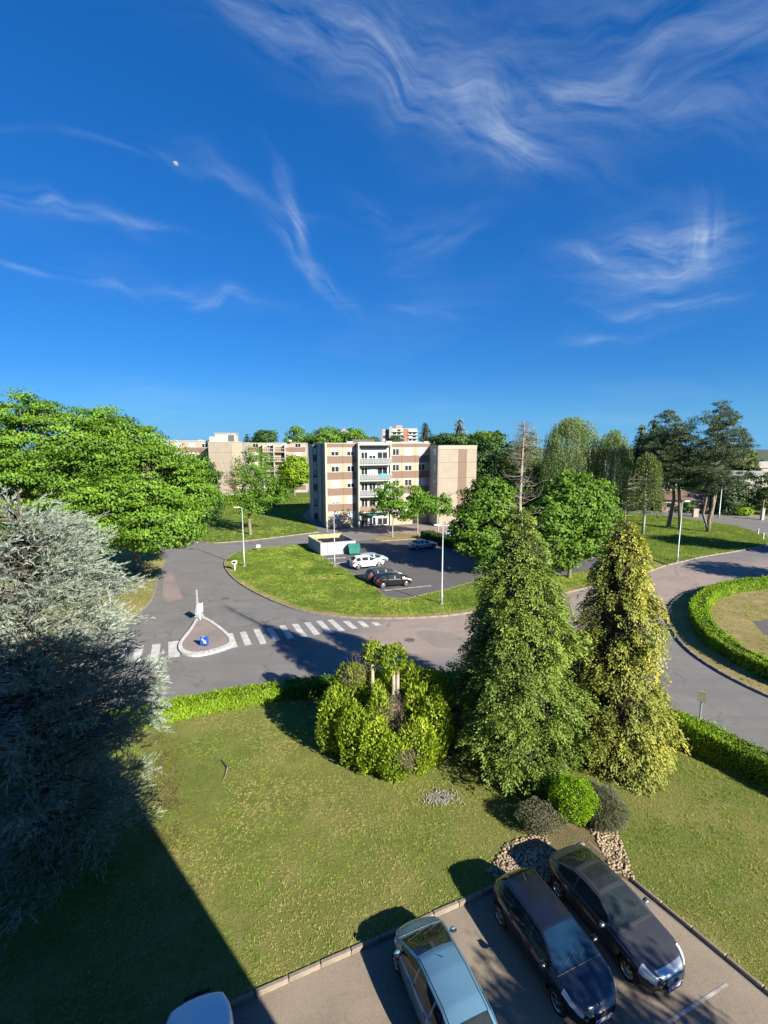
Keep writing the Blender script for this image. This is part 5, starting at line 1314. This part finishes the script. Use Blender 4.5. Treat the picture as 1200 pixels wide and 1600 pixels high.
    if spec.get('spokes', 5):
        for s in range(spec.get('spokes', 5)):
            a = 2*math.pi*s/spec.get('spokes', 5); ca, sa = math.cos(a), math.sin(a); hw = .026
            rim.add([(ca*.03-sa*hw, .082, sa*.03+ca*hw), (ca*.03+sa*hw, .082, sa*.03-ca*hw), (ca*(rw-.01)+sa*hw, .078, sa*(rw-.01)-ca*hw), (ca*(rw-.01)-sa*hw, .078, sa*(rw-.01)+ca*hw)], [(0, 1, 2, 3)])
        rim.lathe([(.0, .09), (.045, .088), (.05, .07)], 12, 'y')
    rme = rim.mesh('rim'); rme.materials.append(mat(spec.get('rim_mat', 'alloy')))
    dk = MB().lathe([(rw, .03), (.001, .03)], 16, 'y').mesh('brake'); dk.materials.append(mat('black_plastic'))
    for a, _ in wheels:
        for s in (1, -1):
            wo = bpy.data.objects.new('wheel', tme); COL.objects.link(wo); wo.parent = root; wo.location = ((a-.5)*L, s*(W/2-.115), rt)
            if s < 0: wo.rotation_euler = (0, 0, math.pi)
            for q, nm in ((rme, 'rim'), (dk, 'brake')):
                ro = bpy.data.objects.new(nm, q); COL.objects.link(ro); ro.parent = wo
    # mirrors
    sx = np.interp(spec['mirror'], fx, x); wy = np.interp(sx, x, w); bz = np.interp(sx, x, zb)
    for s in (1, -1):
        mb = MB(); mb.ball((sx, s*(wy+.07), bz+.07), (.075, .11, .07), 10, 7); mb.tube([(sx, s*wy*.9, bz), (sx, s*(wy+.06), bz+.06)], [.03, .03], 6); mi = mb.build('mirror', spec.get('mirror_mat', spec['paint']), root, smooth=True)
        MB().box(sx-.078, sx-.070, s*(wy+.07)-.08, s*(wy+.07)+.08, bz+.03, bz+.13).build('mirror_glass', 'car_glass', mi)
    # seams of doors, bonnet and hatch
    def seam(i, j0, j1, nm='door_gap', both=True):
        for s in ((1, -1) if both else (1,)):
            mb = MB(); pts = []
            for j in range(j0, j1+1):
                p = Vector(half[i, j]); c = Vector((p.x, 0, .5)); nrm = (p-c).normalized(); pts.append(Vector((p.x, s*p.y, p.z))+Vector((nrm.x, s*nrm.y, nrm.z))*.003)
            mb.tube(pts, .007, 4, False); mb.build(nm, 'black_plastic', root)
    for q in spec['doors']: seam(int(np.argmin(abs(fx-q))), 3, SH)
    if 'bonnet' in spec: seam(int(np.argmin(abs(fx-spec['bonnet']))), SH, m-1, 'bonnet_gap')
    if hi:
        for s in (1, -1):                                     # roof joints
            a = int(np.argmin(abs(fx-rw1))); b = int(np.argmin(abs(fx-ws0))); mb = MB()
            mb.tube([Vector((half[i, PL+1, 0], s*half[i, PL+1, 1], half[i, PL+1, 2]+.002)) for i in range(min(a, b), max(a, b)+1, 2)], .011, 4, False); mb.build('roof_joint', 'black_plastic', root)
    for hnd in spec.get('handles', []):
        i = int(np.argmin(abs(fx-hnd)))
        for s in (1, -1): MB().cbox((x[i], s*(w[i]*.985+.012), zb[i]-.11), (.17, .03, .03), 0).build('door_handle', spec.get('trim', spec['paint']), root)
    # plates, grille, bumper
    xf = L/2; xr = -L/2
    for xx, s, zz in ((xf, 1, spec.get('plate_z', .40)), (xr, -1, spec.get('rplate_z', .62))):
        p = MB().box(min(xx, xx+s*.03), max(xx, xx+s*.03), -.26, .26, zz-.055, zz+.055).build('number_plate', 'plate_white', root)
        for t_ in (1, -1): MB().box(min(xx+s*.03, xx+s*.033), max(xx+s*.03, xx+s*.033), t_*.215-.035, t_*.215+.035, zz-.05, zz+.05).build('plate_band', 'plate_blue', p)
    g0, g1, gw = spec.get('grille', (.50, .62, .36)); gm = spec.get('grille_mat', 'black_plastic')
    gr = MB()
    for q in range(4): zq = g0+(g1-g0)*q/4; gr.box(xf-.02, xf+.015, -gw, gw, zq, zq+(g1-g0)/4-.012)
    gr = gr.build('grille', gm, root)
    MB().box(xf-.04, xf+.003, -W*.16, W*.16, .24, .34).build('air_intake', 'black_plastic', root)
    if spec.get('badge') == 'diamond':
        b = MB(); z_ = (g0+g1)/2+.03; b.add([(xf+.03, 0, z_+.10), (xf+.03, .06, z_), (xf+.03, 0, z_-.10), (xf+.03, -.06, z_), (xf+.045, 0, z_+.045), (xf+.045, .022, z_), (xf+.045, 0, z_-.045), (xf+.045, -.022, z_)],
                                            [(0, 1, 5, 4), (1, 2, 6, 5), (2, 3, 7, 6), (3, 0, 4, 7)]); b.build('badge', 'chrome', root)
    if spec.get('badge') == 'star':
        z_ = (g0+g1)/2; b = MB(); ring = [(xf+.03, .075*math.cos(a), z_+.075*math.sin(a)) for a in np.linspace(0, 2*math.pi, 17)]; b.tube(ring, .010, 5, False)
        for a in (90, 210, 330): b.tube([(xf+.03, 0, z_), (xf+.03, .07*math.cos(R(a)), z_+.07*math.sin(R(a)))], [.014, .004], 4)
        b.build('badge', 'black_plastic', root)
    # wipers at the foot of the windscreen
    if hi:
        i0 = int(np.argmin(abs(fx-ws1)))-1
        for y0 in (.05, -.45):
            i1 = i0-3; p0 = Vector((x[i0], y0, zt[i0]+.015)); p1 = Vector((x[i1], y0+.48, zt[i1]-.01*abs(y0+.48)+.0)); MB().tube([p0, p1], .006, 4).build('wiper', 'black_plastic', root)
        if spec.get('aerial'): i = int(np.argmin(abs(fx-spec['aerial']))); MB().tube([(x[i], 0, zt[i]), (x[i]-.16, 0, zt[i]+.14)], [.012, .004], 5).build('aerial', 'black_plastic', root)
        if 'sticker' in spec:
            sx_, sy_ = spec['sticker']; i = int(np.argmin(abs(fx-sx_))); d = Vector((x[i+1]-x[i-1], 0, zt[i+1]-zt[i-1])).normalized(); c = Vector((x[i], sy_, zt[i]-.055+.02))
            MB().add([c-d*.12+Vector((0, -.05, 0)), c+d*.12+Vector((0, -.05, 0)), c+d*.12+Vector((0, .05, 0)), c-d*.12+Vector((0, .05, 0))], [(0, 1, 2, 3)]).build('sticker', 'plate_white', root)
    return root
PLAN = [(0, .74), (.02, .85), (.06, .93), (.15, .985), (.3, 1), (.7, 1), (.84, .985), (.92, .92), (.965, .80), (.985, .68), (1, .52)]
SILL = [(0, .36), (.03, .27), (.1, .22), (.9, .22), (.97, .25), (1, .32)]
HATCH = dict(L=4.06, W=1.73, H=1.45, top=[(0, .80), (.015, .98), (.05, 1.12), (.13, 1.36), (.2, 1.43), (.42, 1.45), (.56, 1.41), (.66, 1.25), (.755, 1.02), (.80, .965), (.92, .83), (.97, .72), (1, .56)],
             belt=[(0, .76), (.03, .95), (.2, .99), (.5, .95), (.75, .91), (.85, .86), (.95, .72), (1, .52)], plan=PLAN, roofw=[(0, .60), (.15, .64), (.4, .67), (.6, .66), (.78, .74), (1, .8)], sill=SILL,
             side_glass=(.12, .715), windscreen=(.575, .765), rear_glass=(.03, .125), pillars=[.285, .50], front_axle=.805, rear_axle=.175, head=(.845, .985, 6, 11), tail=(.055, 5, 9), doors=[.27, .49, .71], handles=[.32, .53],
             bonnet=.79, mirror=.69, paint='car_navy', badge='diamond', grille=(.46, .60, .30), glass='car_glass_blue', rim=.215, sticker=(.735, -.52), aerial=.22)
COUPE = dict(L=4.34, W=1.73, H=1.41, top=[(0, .74), (.012, .94), (.03, 1.0), (.09, 1.05), (.16, 1.18), (.27, 1.36), (.40, 1.405), (.50, 1.38), (.60, 1.20), (.675, .985), (.71, .95), (.85, .87), (.94, .79), (.98, .70), (1, .56)],
             belt=[(0, .70), (.02, .90), (.12, .95), (.4, .93), (.68, .90), (.85, .82), (.95, .72), (1, .54)], plan=PLAN, roofw=[(0, .66), (.12, .68), (.3, .64), (.5, .66), (.7, .76), (1, .8)], sill=SILL,
             side_glass=(.14, .625), windscreen=(.505, .685), rear_glass=(.10, .255), pillars=[.33], front_axle=.805, rear_axle=.18, head=(.895, .985, 5, 13), tail=(.05, 5, 9), doors=[.36, .66], handles=[.39],
             bonnet=.705, mirror=.615, paint='car_charcoal', badge='star', grille=(.52, .68, .33), grille_mat='alloy', mirror_mat='chrome', spokes=7, sticker=(.66, -.55), sunroof=(.30, .47), nose=(.945, .988))
ROUND = dict(L=3.86, W=1.68, H=1.50, top=[(0, .82), (.015, 1.0), (.05, 1.18), (.12, 1.38), (.22, 1.47), (.42, 1.50), (.55, 1.46), (.67, 1.29), (.80, 1.03), (.84, .97), (.93, .83), (.975, .70), (1, .54)],
             belt=[(0, .78), (.03, .97), (.3, .99), (.6, .95), (.8, .90), (.92, .76), (1, .50)], plan=[(0, .72), (.02, .84), (.07, .93), (.18, .985), (.35, 1), (.65, 1), (.80, .975), (.90, .90), (.95, .79), (.98, .63), (1, .42)],
             roofw=[(0, .60), (.15, .66), (.4, .70), (.6, .69), (.8, .76), (1, .8)], sill=SILL, side_glass=(.14, .76), windscreen=(.585, .815), rear_glass=(.03, .135), pillars=[.30, .52], front_axle=.81, rear_axle=.165,
             head=(.85, .97, 6, 10), tail=(.07, 5, 10), doors=[.285, .51, .75], handles=[.33, .55], bonnet=.84, mirror=.735, paint='car_blue', round=True, grille=(.44, .54, .26), rim=.20, aerial=.5)
SUV = dict(HATCH, L=4.2, W=1.79, H=1.56, paint='car_white', top=[(a, b*1.08) for a, b in HATCH['top']], belt=[(a, b*1.07) for a, b in HATCH['belt']], tyre=.335, badge=None, glass='car_glass')
SEDAN = dict(COUPE, L=4.45, W=1.72, H=1.42, top=[(0, .72), (.012, .90), (.03, .95), (.14, .99), (.18, 1.04), (.29, 1.36), (.42, 1.41), (.52, 1.38), (.61, 1.20), (.685, .99), (.72, .95), (.86, .87), (.95, .78), (1, .56)],
             rear_glass=(.165, .275), side_glass=(.20, .64), windscreen=(.53, .70), pillars=[.30, .47], doors=[.30, .48, .67], paint='car_silver', badge=None, grille_mat='black_plastic', mirror_mat='car_silver')
SEDAN.pop('sunroof'); SEDAN.pop('nose')

def wheel_mid(p_front, p_rear, side, spec):
    """centre and heading of a parked car from where two wheels of one side stand"""
    f, r = Vector(G(*p_front, .31)), Vector(G(*p_rear, .31)); d = (f-r).normalized(); head = math.atan2(d.y, d.x)
    left = Vector((-d.y, d.x)); mid_w = (spec['front_axle']+spec['rear_axle'])/2-.5
    c = (f+r)/2-d*mid_w*spec['L']-left*side*(spec['W']/2-.1)
    return (c.x, c.y), head
c, hd = wheel_mid((870, 1561), (785, 1433), -1, HATCH)
CAR_HEAD = hd
car('parked_car', 'dark navy hatchback with front towards the viewer, second from right', c, hd, HATCH)
c, hd = wheel_mid((978.5, 1510), (876.5, 1391.5), -1, COUPE)
cp = car('parked_car', 'charcoal coupe with dusty roof beside the right kerb', c, hd, COUPE)
# the light blue hatchback faces away from the viewer
f = Vector(G(650, 1432, .6)); d = Vector((math.cos(CAR_HEAD+math.pi), math.sin(CAR_HEAD+math.pi)))
fw = Vector(G(622, 1502, .31)); left = Vector((-d.y, d.x))
c = fw-d*(.31*ROUND['L'])-left*(ROUND['W']/2-.1)
car('parked_car', 'metallic light blue hatchback with its rear towards the viewer', (c.x, c.y), CAR_HEAD+math.pi, ROUND)
WH = dict(SEDAN, paint='car_white', mirror_mat='car_white', plan=ROUND['plan'], bonnet=.99, round=True)
fr = Vector(G(308, 1553, .72)); c = fr-d*2.15
car('parked_car', 'white car cut by the lower edge, in the shade', (c.x, c.y), CAR_HEAD+math.pi, WH)

def far_car(label, a, b, spec, side, paint=None, hi=False, group='cars in the parking lot'):
    s = dict(spec); s['paint'] = paint or s['paint']
    if s.get('mirror_mat', '').startswith('car') or 'mirror_mat' in s: s['mirror_mat'] = s['paint']
    pf, pr = Vector(G(*a, .3)), Vector(G(*b, .3)); dd = (pf-pr).normalized(); le = Vector((-dd.y, dd.x))
    cc = (pf+pr)/2-le*side*(s['W']/2-.1)
    car('parked_car', label, (cc.x, cc.y), math.atan2(dd.y, dd.x), s, hi, group)
far_car('black hatchback nearest the grass in the parking lot', (635, 912), (599, 915), HATCH, -1, 'car_black')
far_car('dark grey hatchback hidden behind the black hatchback', (622, 904), (585, 908), SUV, -1, 'car_charcoal')
far_car('white compact car in the parking lot beside the bins', (596, 883), (557, 887), SUV, -1, 'car_white')
far_car('light blue car behind the white compact car', (600, 878), (570, 881), HATCH, -1, 'car_lightblue')
far_car('silver saloon at the hedge across the parking lot', (678, 854), (651, 857), SEDAN, -1, 'car_silver')
far_car('white car behind the dark hedge under the maple', (722, 841), (702, 839), HATCH, -1, 'car_white')
far_car('silver car half hidden below the maple canopy', (752, 868), (735, 862), HATCH, -1, 'car_silver')
far_car('white car between the two maples in the second row', (878, 853), (855, 852), HATCH, -1, 'car_white')
far_car('red car far behind beneath the round bright tree', (462, 762), (455, 762), HATCH, -1, 'car_red', group='far cars')
far_car('white car far behind beside the red car', (474, 762.5), (467, 762.5), HATCH, -1, 'car_white', group='far cars')
# ------------------------------------------------------------------ street furniture
def lamp_post(label, base, h, arm=None, r=.075, head=True, aim=(0.9, -.4)):
    root = thing('street_lamp', label, 'street lamp', (*base, .1))
    pole = MB(); pole.tube([(0, 0, -.1), (0, 0, .9), (0, 0, .95), (0, 0, h)], [r*1.35, r*1.35, r, r*.6], 10); pole.build('pole', 'pole_paint', root, smooth=True)
    MB().cbox((0, 0, .03), (.36, .36, .06)).build('base_plate', 'concrete_grey', root)
    MB().cbox((r*1.3, 0, .6), (.02, .12, .36)).build('door', 'metal_grey', root)
    if head:
        a = Vector((aim[0], aim[1], 0)).normalized(); L = arm or .5
        ar = MB(); ar.tube([(0, 0, h-.05), a*L*.5+Vector((0, 0, h+.06)), a*L+Vector((0, 0, h+.08))], [.05, .04, .035], 8); ar.build('arm', 'pole_paint', root, smooth=True)
        hd = MB(); c = a*(L+.3)+Vector((0, 0, h+.09)); ang = math.atan2(a.y, a.x)
        cs, sn = math.cos(ang), math.sin(ang); vs = []
        for (u, w_, z0) in ((-.36, .09, 0), (-.2, .15, 0), (.25, .16, 0), (.38, .07, 0)):
            for (yy, zz) in ((-w_, -.05), (w_, -.05), (w_*.6, .07), (-w_*.6, .07)): vs.append((c.x+u*cs-yy*sn, c.y+u*sn+yy*cs, c.z+zz))
        fs = [(i*4+j, i*4+(j+1) % 4, (i+1)*4+(j+1) % 4, (i+1)*4+j) for i in range(3) for j in range(4)]+[(3, 2, 1, 0), (12, 13, 14, 15)]
        hd.add(vs, fs); ho = hd.build('lamp_head', 'lamp_head', root)
        MB().cbox((c.x, c.y, c.z-.06), (.5, .2, .03), ang).build('lens', 'lamp_lens', ho)
    return root
lamp_post('grey street lamp at the right end of the crescent lawn', G(690, 945), 7.5, .35, aim=(-.9, -.5))
lamp_post('pale street lamp on the left tip of the crescent lawn', G(382, 886), 7.2, .35, aim=(-1, -.1))
lamp_post('slim street lamp behind the crescent lawn near the bin store', G(523, 886), 6.6, .2, .06, False)
lamp_post('tall grey street lamp on the pine lawn', G(1058, 878), 7.6, .4, aim=(.9, .2))
lamp_post('street lamp half hidden beside the wide leafy tree', G(320, 826), 6.4, .2, .07, False)
lamp_post('pale pole in the gap between cedar and leafy tree', (at_depth(172, 935, 42).x, 42), 3.1, .2, .06, False)
lamp_post('white street lamp beyond the far road at right', (at_depth(1123, 810, 96).x, 96), 8.2, .4, .11, aim=(-.5, -.3))
lamp_post('slim white post at the corner of the main block', (at_depth(511.5, 832, 80).x, 80), 3.4, .1, .05, False)

def sign_post(name, label, base, h, w, hh, ang, face, pole='galvanised', thick=.03, r=.035, back=None):
    root = thing(name, label, 'sign', (*base, .05), ang)
    MB().tube([(0, 0, -.1), (0, 0, h+hh*.5)], r, 8).build('pole', pole, root)
    p = MB(); p.cbox((0, -.05, h), (w, thick, hh)); p = p.build('board', face, root)
    MB().cbox((0, -.05+thick/2+.012, h), (w*.5, .02, .05)).build('bracket', pole, p)
    return root
sign_post('road_sign', 'pale yellow road sign seen from behind on the right verge', G(1091, 1146), 2.05, .40, .55, R(-38), 'sign_yellow', r=.05)
sign_post('notice_board', 'small white sign panel at the back edge of the crescent lawn', G(404, 862), .75, .55, .42, R(10), 'sign_white')
mt = thing('meter_post', 'short white meter post with dark panel on the crescent lawn tip', 'post', (*G(367, 892), .1))
MB().tube([(0, 0, -.1), (0, 0, .75)], .10, 10).build('pole', 'sign_white', mt); b = MB().cbox((0, 0, .95), (.55, .3, .42)).build('box', 'sign_white', mt); MB().cbox((0, -.157, .97), (.36, .012, .22)).build('panel', 'black_plastic', b)
# island furniture
s1 = thing('road_sign', 'white road sign turned edge on at the nose of the island', 'sign', (*G(313, 971), .13), R(75))
MB().tube([(0, 0, -.1), (0, 0, 1.5)], .035, 8).build('pole', 'sign_white', s1); MB().cbox((0, -.05, 1.05), (.75, .03, .75)).build('board', 'sign_white', s1)
s2 = thing('keep_right_sign', 'low blue keep right sign with white arrow on the traffic island', 'sign', (*G(320, 1012), .13), R(-6))
MB().tube([(0, .03, -.1), (0, .03, .5)], .06, 8).build('pole', 'black_plastic', s2)
bd = MB(); bd.cbox((0, 0, .42), (.62, .16, .60), 0, .06); bd = bd.build('board', 'sign_blue', s2)
ar = MB(); ar.add([(-.20, -.095, .58), (-.08, -.095, .64), (.10, -.095, .40), (.02, -.095, .32)], [(3, 2, 1, 0)]); ar.add([(.20, -.095, .22), (-.08, -.095, .28), (.16, -.095, .52)], [(0, 2, 1)]); ar.build('arrow', 'sign_white', bd)
ar2 = MB(); ar2.add([(-.22, -.06, .722), (.05, -.06, .722), (.0, .05, .722), (-.20, .04, .722)], [(0, 1, 2, 3)]); ar2.build('reflector', 'sign_white', bd)
for lab, x, y in (('short white bollard at the right tip of the pine lawn, left one of two', 1184, 836), ('short bollard at the right tip of the pine lawn, right one of two', 1192, 843), ('short white bollard beside the curved pine stem', 1100, 821)):
    b = thing('bollard', lab, 'bollard', (*G(x, y), .1)); MB().lathe([(.11, -.1), (.11, .85), (.09, .95), (.001, .97)], 12).build('post', 'sign_white', b, smooth=True); MB().lathe([(.113, .62), (.113, .74)], 12).build('band', 'metal_grey', b)
g = thing('gate_pillar', 'pale gate pillar by the far pavement at the right edge', 'pillar', (at_depth(1190, 816, 93).x, 93, 0)); MB().box(-.25, .25, -.25, .25, 0, 2.2).build('shaft', 'pale_render', g); MB().cbox((0, 0, 2.28), (.7, .7, .16), 0, .2).build('cap', 'concrete_tan', g); MB().tube([(0, 0, 2.3), (0, 0, 4)], .05, 6).build('post', 'white_pvc', g)
g = thing('gate_pillar', 'pale mailbox pillar under the pines by the far pavement', 'pillar', (at_depth(1086, 806, 97).x, 97, 0)); MB().box(-.5, .5, -.3, .3, 0, 1.5).build('shaft', 'concrete_cream', g); MB().cbox((0, 0, 1.55), (1.2, .8, .12), 0, .1).build('cap', 'pale_render', g)

# bin store: low pale walls, open top, yellow inside
A, Bc, Cc = Vector(G(482, 856)), Vector(G(501, 868.5)), Vector(G(556, 864))
def wall_run(root, a, b, z, t, m, nm='wall'):
    d = (b-a).normalized(); n_ = Vector((-d.y, d.x))
    MB().prism([tuple(a), tuple(b), tuple(b+n_*t), tuple(a+n_*t)], 0, z).build(nm, m, root)
bs = thing('bin_store', 'open topped pale grey bin enclosure with yellow inner walls beside the lawn', 'bin store', (0, 0, 0))
Dd = Cc+(A-Bc)
ux = (Cc-Bc).normalized(); uy = (A-Bc).normalized(); H_ = 1.75
k_ = 5
for i in range(k_): wall_run(bs, Bc.lerp(Cc, i/k_)+ux*.012, Bc.lerp(Cc, (i+1)/k_)-ux*.012, H_, .12, 'wall_greywhite', 'panel')
for i in range(4): wall_run(bs, A.lerp(Bc, i/4)-uy*.012, A.lerp(Bc, (i+1)/4)+uy*.012, H_, .12, 'wall_greywhite', 'panel')
for i in range(4): wall_run(bs, Cc.lerp(Dd, i/4)+uy*.012, Cc.lerp(Dd, (i+1)/4)-uy*.012, H_, .12, 'wall_greywhite', 'panel')
for i in range(k_): wall_run(bs, Dd.lerp(A, i/k_)-ux*.012, Dd.lerp(A, (i+1)/k_)+ux*.012, H_+.12, .12, 'wall_yellow', 'panel')
MB().prism([tuple(A+ux*.15), tuple(A+ux*1.0), tuple(Bc+ux*1.0+uy*.15), tuple(Bc+ux*.15+uy*.15)], H_-.4, H_-.34).build('shelf', 'wall_yellow', bs)
def wheelie(label, pos, rz, m, s=1.0):
    b = thing('waste_container', label, 'bin', (*pos, .006), rz)
    w, d, h = .68*s, .52*s, 1.05*s
    MB().add([(-w*.85, -d*.85, .2), (w*.85, -d*.85, .2), (w*.85, d*.85, .2), (-w*.85, d*.85, .2), (-w, -d, h), (w, -d, h), (w, d, h), (-w, d, h)], [(3, 2, 1, 0), (0, 1, 5, 4), (1, 2, 6, 5), (2, 3, 7, 6), (3, 0, 4, 7)]).build('body', m, b)
    MB().add([(-w*1.05, -d*1.05, h), (w*1.05, -d*1.05, h), (w*1.05, d*1.05, h), (-w*1.05, d*1.05, h), (-w*.95, -d*.3, h+.22), (w*.95, -d*.3, h+.22), (w*.95, d*.7, h+.22), (-w*.95, d*.7, h+.22)], [(0, 1, 5, 4), (1, 2, 6, 5), (2, 3, 7, 6), (3, 0, 4, 7), (4, 5, 6, 7), (3, 2, 1, 0)]).build('lid', m, b)
    for x_ in (-w*.7, w*.7):
        for y_ in (-d*.7, d*.7): MB().lathe([(.001, -.03), (.1, -.03), (.1, .03), (.001, .03)], 10, 'y', (x_, y_, .1)).build('castor', 'rubber', b)
    for x_ in (-w*1.0, w*1.0): MB().cbox((x_, 0, h*.8), (.08, .3, .06)).build('handle', m, b)
wheelie('green wheeled waste container at the end of the bin store', G(553, 866), R(12), 'bin_green', 1.15)
for lab, p in (('dark waste container inside the bin store, left one', .35), ('dark waste container inside the bin store, right one', .68)):
    q = A.lerp(Dd, p)+(Bc-A)*.35; wheelie(lab, (q.x, q.y), R(12), 'black_plastic', 1.25)

# rockery pebbles, litter on the lawn
def pebbles():
    root = thing('rockery', 'bed of pale rounded stones behind the parked cars', 'rockery', (0, 0, 0)); mb = MB(); pa = np.array(BED); lo, hi = pa.min(0), pa.max(0); k = 0
    while k < 1700:
        q = RNG.uniform(lo, hi); 
        if not in_poly(q[None], BED)[0] or (6.3 < q[0] < 8.1 and q[1] > 15.2) or (q[0] > 5.9 and q[1] < 15.6 and q[0] < 7.9): continue
        r = random.uniform(.028, .062); mb.ball((q[0], q[1], .12+r*.3), (r, r*random.uniform(.7, 1.1), r*.6), 7, 4, .08); k += 1
    o = mb.build('stones', 'pebble', root, smooth=True); o['kind'] = 'stuff'
pebbles()
ch = MB(); c0 = G(690, 1251)
for k in range(420):
    a = random.uniform(0, 6.28); r = abs(random.gauss(0, .28)); ch.cbox((c0[0]+math.cos(a)*r*1.6, c0[1]+math.sin(a)*r, .14), (random.uniform(.015, .05), random.uniform(.015, .04), .04), a)
tag(ch.build('chalk_patch', 'concrete_grey'), 'small patch of pale rubble on the lawn before the green thuja', 'rubble')['kind'] = 'stuff'
st = thing('fallen_branch', 'thin broken branch lying on the lawn below the low hedge', 'branch', (0, 0, 0)); a = G(347, 1228); b = G(356, 1204); c = G(347, 1193)
MB().tube([(a[0], a[1], .14), ((a[0]+b[0])/2+.03, (a[1]+b[1])/2, .16), (b[0], b[1], .18)], [.008, .014, .02], 6).build('stem', 'bark_pale', st)
MB().tube([(b[0], b[1], .15), (c[0], c[1], .16)], [.05, .03], 7).build('stub', 'bark_dark', st)
# dry leaves and needles dropped along the edge of the cedar
lp = np.array([G(x, y) for x, y in ((222, 1160), (262, 1160), (300, 1215), (250, 1270), (300, 1400), (215, 1240))]); n_ = 2600
q_ = lp[RNG.integers(0, len(lp), n_)]*.5+lp[RNG.integers(0, len(lp), n_)]*.5+RNG.normal(0, .35, (n_, 2)); q_ = q_[vnoise(q_, 1.1, 21) > .45]; n_ = len(q_)
lit = link('leaf_litter', leaves(np.c_[q_, np.full(n_, .155)], RNG.normal(size=(n_, 3))*np.array([1, 1, .2]), unit(RNG.normal(0, .4, (n_, 3))+np.array([0, 0, 1])), .07*RNG.uniform(.5, 1.4, n_), .03, RNG.random(n_), 'leaf_litter'), None, 'dry_litter')
tag(lit, 'brown dry litter on the grass at the edge of the cedar', 'leaf litter', None, 'stuff')
# daytime moon
mc = at_depth(274, 257, 4200); mb = MB().ball((0, 0, 0), 23, 40, 24)
keep = []                                                   # by day only the sunlit part of the disc shows
for f_ in mb.f:
    c_ = sum((Vector(mb.v[i]) for i in f_), Vector())/len(f_)
    if c_.normalized().dot(SUNV) > .16: keep.append(f_)
mb.f = keep; mo = mb.build('moon', 'moon_rock', None, mc, True); tag(mo, 'small pale daytime moon in the blue sky', 'moon')
